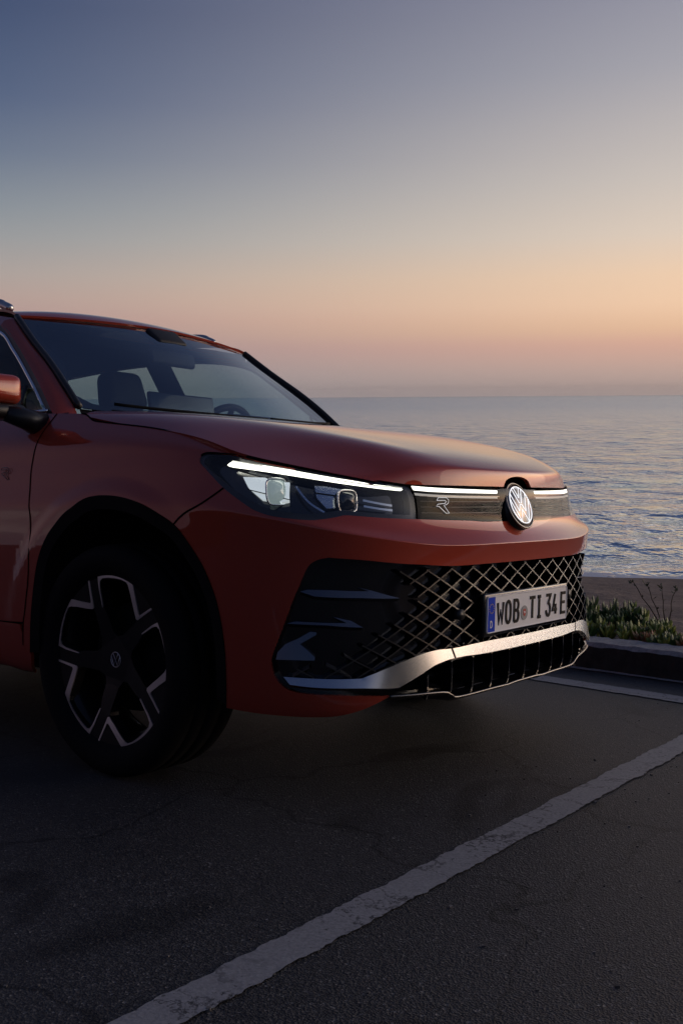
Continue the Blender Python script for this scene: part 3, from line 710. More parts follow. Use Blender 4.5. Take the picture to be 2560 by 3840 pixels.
sill = side_line([-.42, -.7, -1.4, -2.16], .445) + side_line([-2.235], .42) + [(tv_side(-2.2, .35)[0], 1.0), (tv_side(-1.4, .35)[0], 1.0), (tv_side(-.7, .35)[0], 1.0)] + [(4.1, 1.0)] + [(4.167, 2.3)]
for m_ in (0, 1):
    fm = mir if m_ else (lambda q: q)
    fe = panel('fender', W, fm(fender), M_PAINT, car, dt=.045, dv=.16)
    panel('front_door', W, fm(door_f), M_PAINT, car, dt=.05, dv=.16); panel('rear_door', W, fm(door_r), M_PAINT, car, dt=.2)
    panel('rear_quarter', W, fm(quarter), M_PAINT, car, dt=.2); panel('sill', W, fm(sill), M_PAINT, car, dt=.2)
    for nm, c in (('hood_gap', SHUT[2:]), ('fender_gap', FSEAM), ('door_gap', DSEAM)):
        ribbon(nm, W, fm(c), .0055, .0012, M_GAP, fe)
bumper = panel('front_bumper', W, both(bh[:-1] if bh[-1][0] < TC else bh), M_PAINT, car)
# lip return at the arch edge and black wheel arch trim
def arch_parts(curve, cxw, mirror):
    P = on(W, curve, .003); P[:, 1] *= -1 if mirror else 1
    cw = np.array([cxw, 0, .36]); d = P - cw; d[:, 1] = 0; r = np.linalg.norm(d, axis=1, keepdims=True)
    sg = 1 if mirror else -1
    inner = P - d / r * .042; inner[:, 1] += -sg * .006
    deep = inner - d / r * .012; deep[:, 1] += -sg * .05
    far = deep.copy(); far[:, 1] = sg * .55
    v = []; f = []
    for a, b in ((P, inner), (inner, deep)):
        k = len(v); v += list(a) + list(b); n = len(a); f += [(k + i, k + i + 1, k + n + i + 1, k + n + i) for i in range(n - 1)]
    tr = obj('arch_trim', v, f, M_ARCH, car, True)
    n = len(deep); v = list(deep) + list(far); f = [(i, i + 1, n + i + 1, n + i) for i in range(n - 1)]
    k = len(v); v.append(np.array([cxw, sg * .55, .36])); f += [(n + i, n + i + 1, k) for i in range(n - 1)]
    obj('wheel_liner', v, f, M_DARK, car, True)
for m_ in (False, True):
    arch_parts(ARCH, .06, m_); arch_parts([tv_side(-3.11, .33)] + rear_arch[::-1] + [tv_side(-2.24, .38)], -2.676, m_)

# --- hood with the emblem notch in its leading edge
def hood_poly():
    e = []
    NV = HOOD.K - 1; HN = HOOD.N - 1
    e += [(0.0, v) for v in np.linspace(0, NV, 40)]
    e += [(t, NV) for t in np.linspace(0, HN, 40)[1:]]
    for v in np.linspace(NV, 0, 121)[1:]:
        y = HOOD.pos(np.array([float(HN)]), np.array([v]))[0, 1]
        q = .088 ** 2 - y * y; dz = max(0.0, .885 + math.sqrt(q) * .42 - .886) if q > 0 else 0
        t = float(HN)
        if dz > .002: t = HN - min(.95, dz / .046)
        e.append((t, v))
    e += [(t, 0.0) for t in np.linspace(HN, 0, 40)[1:-1]]
    return e
hood = panel('hood', HOOD, hood_poly(), M_PAINT, car, sgn=-1.0, dt=.22, dv=.22, lip=.014)
# black seal under the hood's outer and leading edge
he = [(t, HOOD.K - 1.0) for t in np.linspace(4.4, HOOD.N - 1, 30)] + [(HOOD.N - 1.0, v) for v in np.linspace(HOOD.K - 1, HOOD.K / 2 + .55, 26)[1:]]
for mr_ in (1, -1):
    mb = MB(); mb.tube([Vector((p[0] - .003, p[1] * mr_, p[2] - .0045)) for p in on(HOOD, he)], .0048, 8); mb.build('hood_seal_strip', M_GAP, hood, True)
# black void under the leading edge
panel('hood_seal', W, both([(t, 14.0) for t in np.linspace(10.3, TC, 16)]) + both([(t, 13.2) for t in np.linspace(10.3, TC, 16)])[::-1], M_GAP, car, off=-.035, lip=0)

# --- headlights
def headlight(m_):
    fm = mir if m_ else (lambda q: q)
    root = empty('headlight', car)
    loop = LTOP + LEND[1:] + LBOT[1:-1]
    panel('housing', W, fm(loop), M_BLACK, root, off=-.05, lip=-.047)
    A = np.array(loop); c = A.mean(0)
    lo_ = lambda p: .90 if p[1] > c[1] else .70
    rim_ = [tuple(c + (p - c) * np.array([.955, lo_(p)])) for p in A]
    panel('bezel', W, fm(loop), M_TRIM, root, off=-.004, holes=[fm(rim_)], lip=.03)
    panel('lens', W, fm(loop), M_LENSGL, root, off=0.0, lip=0)
    drl = cr(TR['DRL'][1:5], 5) + cr(TR['DRL'][5:9], 5) + [TR['DRL'][0]]
    panel('light_strip', W, fm(drl), M_DRL, root, off=-.010, lip=.012)
    p1 = panel('main_reflector', W, fm(TR['PROJ1']), M_REFL, root, off=-.034, lip=.012)
    p2 = panel('second_reflector', W, fm(TR['PROJ2']), M_REFL2, root, off=-.034, lip=.012)
    for key, nm, rad_, ms_ in (('PROJ1LENS', 'main_projector', (.031, .034), M_LENS), ('PROJ2LENS', 'second_projector', (.031, .028), M_BLACK)):
        tv = fm(TR[key][:1]); P = on(W, tv, -.03)[0]; N = W.nrm(np.array([tv[0][0]]), np.array([tv[0][1]]))[0]
        fwd = Vector((N[0] * .35 + .65, N[1] * .35, N[2] * .2)).normalized(); sx = Vector((0, 0, 1)).cross(fwd).normalized(); uz = fwd.cross(sx)
        v = []; f = []; n = 28; rings = 6
        for j in range(rings + 1):
            q = j / rings; h = math.cos(q * math.pi / 2) * .020
            for i in range(n):
                a = 2 * math.pi * i / n; ca, sa = math.cos(a), math.sin(a)
                ca = math.copysign(abs(ca) ** .55, ca); sa = math.copysign(abs(sa) ** .55, sa); rr_ = math.sin(q * math.pi / 2)
                v.append(Vector(P) + fwd * h + sx * ca * rad_[0] * rr_ + uz * sa * rad_[1] * rr_)
                if j: f.append(((j - 1) * n + i, (j - 1) * n + (i + 1) % n, j * n + (i + 1) % n, j * n + i))
        obj(nm, v, f, ms_, root, True)
        mb = MB(); ring = [Vector(P) + fwd * .004 + sx * math.copysign(abs(math.cos(a)) ** .55, math.cos(a)) * (rad_[0] + .003) + uz * math.copysign(abs(math.sin(a)) ** .55, math.sin(a)) * (rad_[1] + .003) for a in np.linspace(0, 2 * math.pi, 33)]
        mb.tube(ring, .0028, 6, False); mb.build('lens_ring', M_CHROME, root, True)
    ribbon('hood_seam', W, fm(LTOP[6:]), .006, .0016, M_GAP, root)
    A1 = np.array(TR['PROJ1']); A2 = np.array(TR['PROJ2'])
    ribbon('reflector_split', W, fm([(t, 11.17 + .12 * (t - 7.6)) for t in np.linspace(A1[:, 0].min() + .08, A1[:, 0].max(), 8)]), .0028, -.031, M_GAP, root)
    ribbon('reflector_split', W, fm([(t, float(A2[:, 1].mean()) + .1 * (t - 9.2)) for t in np.linspace(A2[:, 0].min(), A2[:, 0].max() - .15, 8)]), .0028, -.031, M_GAP, root)
    # stepped inner bezel lines
    for k, (a, b, c_) in enumerate((((8.55, 12.15), (8.78, 11.4), (9.05, 11.0)), ((9.9, 12.0), (10.2, 11.9), (10.5, 11.8)), ((9.9, 11.7), (10.2, 11.62), (10.5, 11.55)))):
        ribbon('inner_blade', W, fm(cr([a, b, c_], 5)), .006, -.03, M_REFL2, root)
    return root
headlight(0); headlight(1)

# --- light bar across the nose
bar = empty('light_bar', car)
top_v = 12.15
bar_half = LEND[:] + BARB[1:]
bar_top = [(t, float(np.interp(t, [10.746, 11.3, 12, 13], [13.21, 13.12, 13.1, 13.1]))) for t in np.linspace(TC, 10.746, 12)]
bar_loop = clean(both(bar_half)[:]); bl = bar_half + [(2 * TC - t, v) for t, v in bar_half[::-1]]
top = bar_top[::-1] + [(2 * TC - t, v) for t, v in bar_top[1:]]
bl = LEND + BARB[1:] + [(2 * TC - t, v) for t, v in BARB[:-1][::-1]] + [(2 * TC - t, v) for t, v in LEND[::-1][1:]] + top[::-1][1:-1]
panel('bar_housing', W, bl, M_DARK, bar, off=-.022, lip=-.02)
panel('bar_lens', W, bl, M_BARGL, bar, off=0, lip=0)
for m_ in (0, 1):
    fm = mir if m_ else (lambda q: q)
    d2 = cr(TR['DRL2'][:4], 5) + cr(TR['DRL2'][4:], 5)
    panel('light_strip', W, fm(d2), M_DRL2, bar, off=.0015, lip=.003)
    ribbon('bar_glow', W, fm([(t, v - .30) for t, v in cr(TR['DRL2'][4:], 6)]), .007, .0006, M_GLOW, bar)  # added ribbon, imitates the strip's light fading down the bar
    for k in range(4):
        zz = .838 - k * .0165
        ribbon('bar_groove', W, fm([tv_sz(s_, zz) for s_ in np.linspace(-.49, -.09, 16)]) if False else fm([(t, v) for t, v in zip(np.linspace(10.95, 12.55, 16), np.full(16, 12.35 - k * .33))]), .0022, .0008, M_BARS if k == 0 else M_TRIM, bar)
    ribbon('bar_gap', W, fm(LEND), .005, .0014, M_GAP, bar)
# outlined letter badge on the right half of the bar
def badge(parent, surf_pt, ex, ey, en, sc, mt, r=.0014):
    O = Vector(surf_pt); ex = Vector(ex).normalized(); ey = Vector(ey).normalized()
    def pt(x, y): return O + ex * (x * sc) + ey * (y * sc) + Vector(en) * .002
    outl = [(-.95, .62), (-.85, .85), (.55, .85), (.9, .72), (1.0, .45), (.95, .2), (.7, .02), (.35, -.02), (1.0, -.95), (.55, -.95), (-.15, -.22), (-.75, -.22), (-1.0, 0), (.45, .22), (.6, .35), (.6, .5), (.45, .6), (-.95, .62)]
    outl = [(-.9, .55), (-.7, .85), (.6, .85), (.95, .6), (.9, .25), (.55, .05), (.15, .02), (1.0, -.9), (.5, -.9), (-.6, -.12), (-1.0, -.12), (-.8, .12), (.4, .22), (.55, .42), (.4, .55), (-.9, .55)]
    mb = MB(); mb.tube([pt(x, y) for x, y in outl], r, 5, False); return mb.build('badge_outline', mt, parent, True)
tvb = TR['BADGE'][0]; Pb = on(W, [tvb], .003)[0]; Nb = W.nrm(np.array([tvb[0]]), np.array([tvb[1]]))[0]
exb = np.cross([0, 0, 1], Nb); eyb = np.cross(Nb, exb)
badge(bar, Pb, exb, eyb, Nb, .026, M_BADGE, .0009)
tvd = tv_side(-.53, .945); Pd = on(W, [tvd], .003)[0]; badge(car, Pd, (1, 0, 0), (0, 0, 1), (0, -1, 0), .024, M_BARS, .0011)

# --- emblem
emb = empty('front_emblem', car)
ca_, sa_ = math.cos(math.radians(19)), math.sin(math.radians(19))
EN = Vector((ca_, 0, sa_)); EU = Vector((-sa_, 0, ca_)); EX = Vector((0, 1, 0)); EO = Vector((.921, -.004, .8135))
def disc(name, r0, r1, h0, h1, mt, n=48):
    v = []; f = []
    prof = [(0.0001, h0), (r0, h0), (r1, h1)]
    for i in range(n):
        a = 2 * math.pi * i / n
        for r, h in prof: v.append(EO + EX * (r * math.cos(a)) + EU * (r * math.sin(a)) + EN * h)
        for j in range(2): b0 = i * 3 + j; b1 = ((i + 1) % n) * 3 + j; f.append((b0, b1, b1 + 1, b0 + 1))
    return obj(name, v, f, mt, emb, True)
disc('emblem_base', .0775, .0785, .006, -.03, M_TRIM)
mb = MB(); mb.tube([EO + EX * (.0745 * math.cos(a)) + EU * (.0745 * math.sin(a)) + EN * .007 for a in np.linspace(0, 2 * math.pi, 65)], .0042, 8, False); mb.build('emblem_rim', M_BARS, emb, True)
disc('emblem_face', .066, .070, .012, .007, M_EMBD)
def glyph_tube(pts, r, nm):
    mb = MB(); mb.tube([EO + EX * x + EU * y + EN * .0135 for x, y in pts], r, 6); mb.build(nm, M_EMB, emb, True)
RR = .061
glyph_tube([(RR * math.cos(a), RR * math.sin(a)) for a in np.linspace(0, 2 * math.pi, 65)], .0013, 'emblem_ring')
def vline(pts): glyph_tube(pts, .0010, 'emblem_stroke')
w2 = .0068
vline([(-.0300, .053), (-.0065, .006), (.0065, .006), (.0300, .053)]); vline([(-.0165, .0587), (0, .023), (.0165, .0587)])
vline([(-.0475, .038), (-.0205, -.0205), (-.0065, .0005), (.0065, .0005), (.0205, -.0205), (.0475, .038)])
vline([(-.0575, .020), (-.0235, -.0560), (0, -.016), (.0235, -.0560), (.0575, .020)])

# --- lower front: black insert, lattice grille, vents, silver trim, intake
grille = empty('lower_grille', car)
STT = cr(TR['STRIP_TOP'], 4); STB = cr(TR['STRIP_BOT'], 4); INT = cr(TR['INTAKE'], 4)
ins_half = GTOP[::-1] + BLK[1:] + LIP[1:]
ins = clean(ins_half); ins = [(TC, GTOP[-1][1])] + [p for p in ins if p[0] < TC - .01] + [(TC, LIP[-1][1])]
int_top = [(t, v) for t, v in INT] + [tv_sz(s_, .371) for s_ in (-.25, -.1, 0)]
i_lip = idx_near(LIP, INT[0])
int_bot = [(t, v + .18) for t, v in LIP if t > INT[0][0] + .12]
int_half = int_top + [(TC, int_bot[-1][1])] + int_bot[::-1][1:]
int_full = int_top[:-1] + [(TC, int_top[-1][1])] + [(2 * TC - t, v) for t, v in int_top[:-1][::-1]] + [(2 * TC - t, v) for t, v in int_bot if t < TC - .01] + [(TC, int_bot[-1][1])] + [p for p in int_bot[::-1] if p[0] < TC - .01]
panel('grille_backing', W, both(ins), M_BLACK, grille, off=-.028, holes=[int_full], lip=-.024)
panel('intake_back', W, int_full, M_DARK, grille, off=-.10, lip=-.07)
# bars
gpoly = [sz_of(p) for p in (GTOP[idx_near(GTOP, TR['GRILLE_LEFT'][0]):] + STT[::-1])]
gl = [sz_of(p) for p in cr(TR['GRILLE_LEFT'], 3)]
half = gl[::-1] + [sz_of(p) for p in GTOP if p[0] > TR['GRILLE_LEFT'][0][0]] + [sz_of(p) for p in STT[::-1]]
full_sz = [p for p in half]
reg = half[:]
pitch, rise = .098, .052; sl = rise / pitch; ztop = .634
for sgn_ in (1, -1):
    for k in range(-22, 23):
        s0 = k * pitch; run = []
        smp = np.arange(-1.0, 1.0, .004)
        pts = np.stack([smp, ztop - sgn_ * sl * (smp - s0)], 1)
        q = pts.copy(); q[:, 0] = -np.abs(q[:, 0]); okk = inside(reg, q) & (pts[:, 1] < ztop + .004)
        i = 0
        while i < len(pts):
            if okk[i]:
                j = i
                while j + 1 < len(pts) and okk[j + 1]: j += 1
                if j - i >= 4:
                    idx = list(range(i, j, 5)) + [j]
                    c = [tv_sz(*pts[a]) for a in idx]
                    P = on(W, c, -.004); tvA = np.array(c); N = W.nrm(tvA[:, 0], tvA[:, 1])
                    T = np.gradient(P, axis=0); T /= np.linalg.norm(T, axis=1, keepdims=True) + 1e-9; B = np.cross(N, T)
                    v = []; f = []
                    for a in range(len(P)):
                        fd = min(1.0, .35 + (abs(pts[idx[a]][0]) < .50) * .65)
                        v += [P[a] + B[a] * .0056 - N[a] * .022, P[a] + B[a] * .0021, P[a] - B[a] * .0021, P[a] - B[a] * .0056 - N[a] * .022]
                        if a:
                            b0 = (a - 1) * 4
                            for qn in range(3): f.append((b0 + qn, b0 + 4 + qn, b0 + 5 + qn, b0 + 1 + qn))
                    o = obj('grille_bar', v, f, M_BLACK, grille, False); o.data.materials.append(M_BARS)
                    for p in o.data.polygons:
                        if p.index % 3 == 1: p.material_index = 1
                i = j + 1
            else: i += 1
# sensor button and camera
for s_, z_ in ((-.36, .50), (.33, .51)):
    tv = tv_sz(s_, z_); P = Vector(on(W, [tv], -.012)[0]); N = Vector(W.nrm(np.array([tv[0]]), np.array([tv[1]]))[0])
    mb = MB(); mb.tube([P, P + N * .016], .016, 18); mb.build('parking_sensor', M_TRIM, grille, True)

for m_ in (0, 1):
    fm = mir if m_ else (lambda q: q)
    vent = empty('corner_vent', car)
    for key in ('FIN1', 'FIN2', 'FIN3'):
        A = np.array(TR[key]); v0, v1 = A[:, 1].min(), A[:, 1].max()
        panel('vent_fin', W, fm(TR[key]), M_FIN, vent, offf=lambda tv, v0=v0, v1=v1: -.024 + .022 * (v1 - tv[:, 1]) / (v1 - v0 + 1e-6), lip=.02)
strip_half = STT + STB[::-1]
seam_t = 11.235
def cut(curve, t0, t1):
    c = [p for p in curve if t0 < p[0] < t1]
    ci = lambda t: (t, float(np.interp(t, [p[0] for p in curve], [p[1] for p in curve])))
    return [ci(max(t0, curve[0][0]))] + c + [ci(min(t1, curve[-1][0]))]
trim = empty('bumper_trim', car)
end_l = cut(STT, 0, seam_t - .02) + cut(STB, 0, seam_t + .03)[::-1]
mid_ = cut(STT, seam_t + .02, TC); midb = cut(STB, seam_t + .07, TC)
_ct = [p[0] for p in STT]; _cv = [p[1] for p in STT]; _bt = [p[0] for p in STB]; _bv = [p[1] for p in STB]
def strip_off(tv):     # the face leans back: its lower edge stands proud
    t = np.where(tv[:, 0] > TC, 2 * TC - tv[:, 0], tv[:, 0]); a = np.interp(t, _ct, _cv); b = np.interp(t, _bt, _bv)
    u = np.clip((t - 9.8) / 1.4, 0, 1)     # leans further back toward the corners
    return -.001 + (.011 * (1 - u) + .0036 * u) * (a - tv[:, 1]) / np.maximum(a - b, .05)
panel('trim_end', W, end_l, M_SILVER, trim, offf=strip_off, lip=.02); panel('trim_end', W, mir(end_l), M_SILVER, trim, offf=strip_off, lip=.02)
panel('trim_middle', W, mid_ + [(2 * TC - t, v) for t, v in mid_[::-1][1:]] + [(2 * TC - t, v) for t, v in midb] + midb[::-1][1:], M_SILVER, trim, offf=strip_off, lip=.02)
# intake ribs and bright lip
intake = empty('lower_intake', car)
for k in range(-5, 6):
    s_ = k * .098 + .0
    zt = .372 if abs(s_) < .42 else .34
    zb = .262
    col_ = []
    for z_ in np.linspace(zb, zt, 8): col_.append(tv_sz(s_, z_))
    Po = on(W, col_, -.008); Pi = on(W, col_, -.095); v = []; f = []
    for a in range(8):
        q = .0035
        v += [Po[a] + np.array([0, q, 0]), Po[a] - np.array([0, q, 0]), Pi[a] - np.array([0, q, 0]), Pi[a] + np.array([0, q, 0])]
        if a:
            b0 = (a - 1) * 4
            for qn in range(4): f.append((b0 + qn, b0 + (qn + 1) % 4, b0 + 4 + (qn + 1) % 4, b0 + 4 + qn))
    obj('intake_rib', v, f, M_BLACK, intake)
mbx = [Vector(p) for p in on(W, [tv_sz(s_, .315) for s_ in np.linspace(-.5, .5, 15)], -.085)]
mb = MB(); mb.tube(mbx, .012, 8); mb.build('intake_crossbar', M_TRIM, intake, True)
lipc = both([p for p in LIP if p[0] < TC - .01] + [(TC, LIP[-1][1])])
lipc = LIP[:-1] + [(TC, LIP[-1][1])] + [(2 * TC - t, v) for t, v in LIP[:-1][::-1]]
lp = [Vector(p) for p in on(W, lipc, .002)]
mb = MB(); mb.tube(lp, .0042, 8); mb.build('chrome_lip', M_BARS, intake, True)
# spoiler edge below the lip
v = []; f = []
for i, p in enumerate(lp):
    v += [p + Vector((0, 0, .002)), p + Vector((-.02, 0, -.012)), p + Vector((-.12, 0, -.016))]
    if i: f += [(3 * i - 3, 3 * i - 2, 3 * i + 1, 3 * i), (3 * i - 2, 3 * i - 1, 3 * i + 2, 3 * i + 1)]
obj('front_lip', v, f, M_TRIM, intake, True)

# --- licence plate
plate = empty('licence_plate', car)
PO = Vector((.9545, -.006, .4915)); PN = Vector((1, 0, -.045)).normalized(); PU = Vector((.045, 0, 1)).normalized(); PX = Vector((0, 1, 0))
PM = Matrix((PX, PU, PN)).transposed()
def pp(x, y, h): return PO + PX * x + PU * y + PN * h
rbox('plate_holder', pp(0, -.002, -.006), (.540, .130, .016), .006, M_BLACK, plate, PM)
def rrect(w, h, r, n=5):
    o = []
    for cx_, cy_, a0 in ((w / 2 - r, h / 2 - r, 0), (-w / 2 + r, h / 2 - r, 90), (-w / 2 + r, -h / 2 + r, 180), (w / 2 - r, -h / 2 + r, 270)):
        for k in range(n + 1): a = math.radians(a0 + 90 * k / n); o.append((cx_ + r * math.cos(a), cy_ + r * math.sin(a)))
    return o
def flat(name, loop, h, mt, th=.0012, parent=None):
    n = len(loop); v = [pp(x, y, h) for x, y in loop] + [pp(x, y, h - th) for x, y in loop]
    return obj(name, v, [tuple(range(n))] + [(i, n + i, n + (i + 1) % n, (i + 1) % n) for i in range(n)], mt, parent or plate)
flat('plate_sheet', rrect(.520, .110, .009), .0055, M_PLATE, .003)
mb = MB(); lp_ = rrect(.5165, .1065, .008) ; lp_.append(lp_[0]); mb.tube([pp(x, y, .0058) for x, y in lp_], .0018, 6, False); mb.build('plate_edge', M_PLATE, plate, True)
flat('euro_band', [(-.256, -.0515), (-.2145, -.0515), (-.2145, .0515), (-.256, .0515)], .0066, M_PBLUE)
for k in range(12):
    a = math.radians(30 * k); cx_, cy_ = -.2353 + .0135 * math.sin(a), .018 + .0135 * math.cos(a)
    flat('band_star', [(cx_ + (.0024 if i % 2 == 0 else .001) * math.sin(i * math.pi / 5), cy_ + (.0024 if i % 2 == 0 else .001) * math.cos(i * math.pi / 5)) for i in range(10)][::-1], .0072, M_YEL, .0006)
def stroke(name, lines, w, ox, oy, sx, sy, mt, h=.0078, closed=()):
    mb = MB()
    for li, ln in enumerate(lines):
        pts = [Vector((ox + x * sx, oy + y * sy)) for x, y in ln]; cl = li in closed
        n = len(pts); L = []; R2 = []
        for i, p in enumerate(pts):
            a = pts[(i - 1) % n] if (cl or i) else None; b = pts[(i + 1) % n] if (cl or i < n - 1) else None
            d1 = (p - a).normalized() if a is not None else None; d2 = (b - p).normalized() if b is not None else None
            if d1 is None: d1 = d2
            if d2 is None: d2 = d1
            n1 = Vector((-d1.y, d1.x)); n2 = Vector((-d2.y, d2.x)); m_ = (n1 + n2); m_ = m_ / max(.5, m_.length_squared / 2) if m_.length > 1e-4 else n1
            L.append(p + m_ * (w / 2)); R2.append(p - m_ * (w / 2))
        m = n if cl else n - 1
        for i in range(m):
            k = (i + 1) % n; q = [L[i], R2[i], R2[k], L[k]]
            v = [pp(a.x, a.y, h + li * .00025) for a in q] + [pp(a.x, a.y, h - .0022) for a in q]
            mb.add(v, [(0, 1, 2, 3), (0, 4, 5, 1), (2, 6, 7, 3), (1, 5, 6, 2), (3, 7, 4, 0)])
    o = mb.build(name, mt, plate); return o
def arc(cx_, cy_, rx, ry, a0, a1, n=8): return [(cx_ + rx * math.cos(math.radians(a0 + (a1 - a0) * i / n)), cy_ + ry * math.sin(math.radians(a0 + (a1 - a0) * i / n))) for i in range(n + 1)]
G = {
    'W': ([[(0, 1), (.2, 0), (.5, .62), (.8, 0), (1, 1)]], ()),
    'O': ([arc(.5, .68, .42, .32, 0, 180) + arc(.5, .32, .42, .32, 180, 360)], (0,)),
    'B': ([[(.08, 0), (.08, 1), (.5, 1)] + arc(.55, .76, .36, .24, 90, -90, 8) + [(.12, .52)], [(.5, .52)] + arc(.55, .26, .4, .26, 90, -90, 8) + [(.08, 0)]], ()),
    'T': ([[(0, 1), (1, 1)], [(.5, 1), (.5, 0)]], ()),
    'I': ([[(.1, 1), (.9, 1)], [(.5, 1), (.5, 0)], [(.1, 0), (.9, 0)]], ()),
    '3': ([[(.05, 1), (.95, 1), (.5, .60)] + arc(.5, .28, .42, .30, 75, -90, 8) + arc(.5, .26, .45, .28, 250, 180, 4)], ()),
    '4': ([[(.55, 1), (.02, .22), (1, .22)], [(.68, .5), (.68, 0)]], ()),
    'E': ([[(1, 1), (.08, 1), (.08, 0), (1, 0)], [(.08, .53), (.85, .53)]], ()),
    'D': ([[(.08, 0), (.08, 1), (.45, 1)] + arc(.45, .5, .48, .5, 90, -90, 8) + [(.08, 0)]], ()),
}
LW = .0098
for ch, x0, wd in (('W', -.2040, .0435), ('O', -.1560, .0425), ('B', -.1060, .0415), ('T', -.0036, .0440), ('I', .0465, .0350), ('3', .1060, .0415), ('4', .1535, .0390), ('E', .2110, .0415)):
    ls, cl = G[ch]; stroke('character', ls, LW, x0 + LW / 2, -.0375 + LW / 2, wd - LW, .075 - LW, M_PINK, closed=cl)
ls, cl = G['D']; stroke('band_letter', ls, .0026, -.2425, -.0385, .0125, .0185, M_PLATE, h=.0074)
flat('plate_seal', [(-.034 + .0215 * math.cos(a), -.011 + .0225 * math.sin(a)) for a in np.linspace(0, 2 * math.pi, 33)[:-1]], .0072, M_SEALG)
flat('seal_shield', [(-.0420, .001), (-.0260, .001), (-.0260, -.013), (-.029, -.019), (-.034, -.022), (-.039, -.019), (-.0420, -.013)][::-1], .0078, M_SEALR)
flat('seal_mark', [(-.0385, -.007), (-.034, -.005), (-.030, -.009), (-.031, -.013), (-.033, -.010), (-.036, -.014), (-.037, -.011)][::-1], .0082, M_PLATE, .0005)

# --- wheels
BAND = [(-.0436, .1602), (-.0536, .2203), (-.0555, .2580), (-.0450, .2640), (-.0027, .2670), (.042, .2640), (.0779, .2565), (.1053, .2450), (.1129, .2340), (.1217, .1888), (.1307, .1487), (.1364, .1452), (.2021, .1753),
        (.2060, .1705), (.1233, .1300), (.1167, .1326), (.1094, .1577), (.0985, .2031), (.0893, .2325), (.0816, .2428), (.0579, .2500), (.0257, .2535), (-.0029, .2540), (-.034, .2510), (-.0455, .2420), (-.0473, .2205), (-.0402, .1617)]
WIN = [(-.0402, .1617), (-.0261, .1375), (-.0065, .0863), (.0096, .0731), (.0381, .0776), (.1106, .1221), (.1167, .1326), (.1094, .1577), (.0985, .2031), (.0893, .2325), (.0816, .2428), (.0579, .2500), (.0257, .2535), (-.0029, .2540), (-.034, .2510), (-.0455, .2420), (-.0473, .2205)]
def rot2(p, a): return (p[0] * math.cos(a) - p[1] * math.sin(a), p[0] * math.sin(a) + p[1] * math.cos(a))
def face_y(r): return -.0985 + .030 * max(0.0, 1 - r / .262) ** 1.3
def prism2d(loops, h, th, name, mt, parent):
    """2D outline (first loop) with holes in the wheel plane, following the dish of the rim"""
    pts = []; ed = []
    for lp_ in loops:
        b = len(pts); n = len(lp_); pts += lp_; ed += [(b + i, b + (i + 1) % n) for i in range(n)]
    vo, eo, fo, *_ = delaunay_2d_cdt([Vector(p) for p in pts], ed, [], 0, 1e-6)
    P = np.array([(v.x, v.y) for v in vo]); F = np.array([f for f in fo if len(f) == 3]); c = P[F].mean(1); k = inside(loops[0], c)
    for h_ in loops[1:]: k &= ~inside(h_, c)
    F = [tuple(f) for f in F[k]]; n = len(P)
    front = [(x, face_y(math.hypot(x, z)) - h, z) for x, z in P]; back = [(x, face_y(math.hypot(x, z)) - h + th, z) for x, z in P]
    faces = [f for f in F] + [tuple(n + i for i in f[::-1]) for f in F]; cnt = {(a, b) for f in F for a, b in zip(f, f[1:] + f[:1])}
    faces += [(b, a, n + a, n + b) for a, b in cnt if (b, a) not in cnt]
    return obj(name, front + back, faces, mt, parent)
def make_wheel():
    w = empty('wheel', car)
    prof = [(.258, -.098), (.268, -.108), (.276, -.119), (.300, -.1265), (.318, -.1275), (.336, -.1235), (.348, -.112), (.3545, -.098), (.356, -.085), (.356, -.062), (.350, -.061), (.350, -.053), (.356, -.052), (.357, -.012), (.350, -.011), (.350, .0), (.357, .001),
            (.357, .046), (.350, .047), (.350, .056), (.356, .057), (.356, .085), (.3545, .098), (.348, .112), (.336, .1235), (.31, .1275), (.276, .119), (.258, .1)]
    v, f = lathe(prof, 96); obj('tyre', v, f, M_RUBBER, w, True)
    v, f = lathe([(.262, -.100), (.270, -.107), (.272, -.104), (.262, -.094), (.250, -.080), (.236, -.05), (.232, .05), (.262, .1)], 72); obj('rim_barrel', v, f, M_RIM, w, True)
    v, f = lathe([(.001, -.020), (.165, -.020), (.170, .0)], 48); obj('brake_disc', v, f, M_DARK, w, True)
    n = 120; outer = [(.258 * math.cos(2 * math.pi * i / n), .258 * math.sin(2 * math.pi * i / n)) for i in range(n)]
    hub = [(.115 * math.cos(2 * math.pi * i / 40), .115 * math.sin(2 * math.pi * i / 40)) for i in range(40)]
    prism2d([outer] + [[rot2((x, z * .988 if math.hypot(x, z) > .24 else z), 2 * math.pi * k / 5) for x, z in WIN] for k in range(5)], 0, .035, 'rim_face', M_RIM, w)
    for k in range(5):
        prism2d([[rot2(p, 2 * math.pi * k / 5) for p in BAND]], .003, .006, 'machined_edge', M_MACH, w)
        a = math.radians(90 + 36 + 72 * k + 10); bx_, bz_ = .056 * math.cos(a), .056 * math.sin(a)
        mb = MB(); mb.tube([(bx_, -.060, bz_), (bx_, -.0735, bz_)], .010, 10); mb.build('wheel_bolt', M_DARK, w, True)
    v, f = lathe([(.0001, -.079), (.026, -.0785), (.031, -.074), (.032, -.06)], 32); cap = obj('centre_cap', v, f, M_RIM, w, True)
    mb = MB()
    for ln in ([(.023 * math.cos(a), .023 * math.sin(a)) for a in np.linspace(0, 2 * math.pi, 33)], [(-.012, .019), (0, -.002), (.012, .019)], [(-.020, .009), (-.009, -.019), (0, -.002), (.009, -.019), (.020, .009)]):
        mb.tube([(x, -.0795, z) for x, z in ln], .0013, 5)
    mb.build('cap_emblem', M_MACH, w, True)
    return w
def copy_tree(o, parent):
    c = o.copy(); COL.objects.link(c); c.parent = parent
    for ch in o.children: copy_tree(ch, c)
    return c
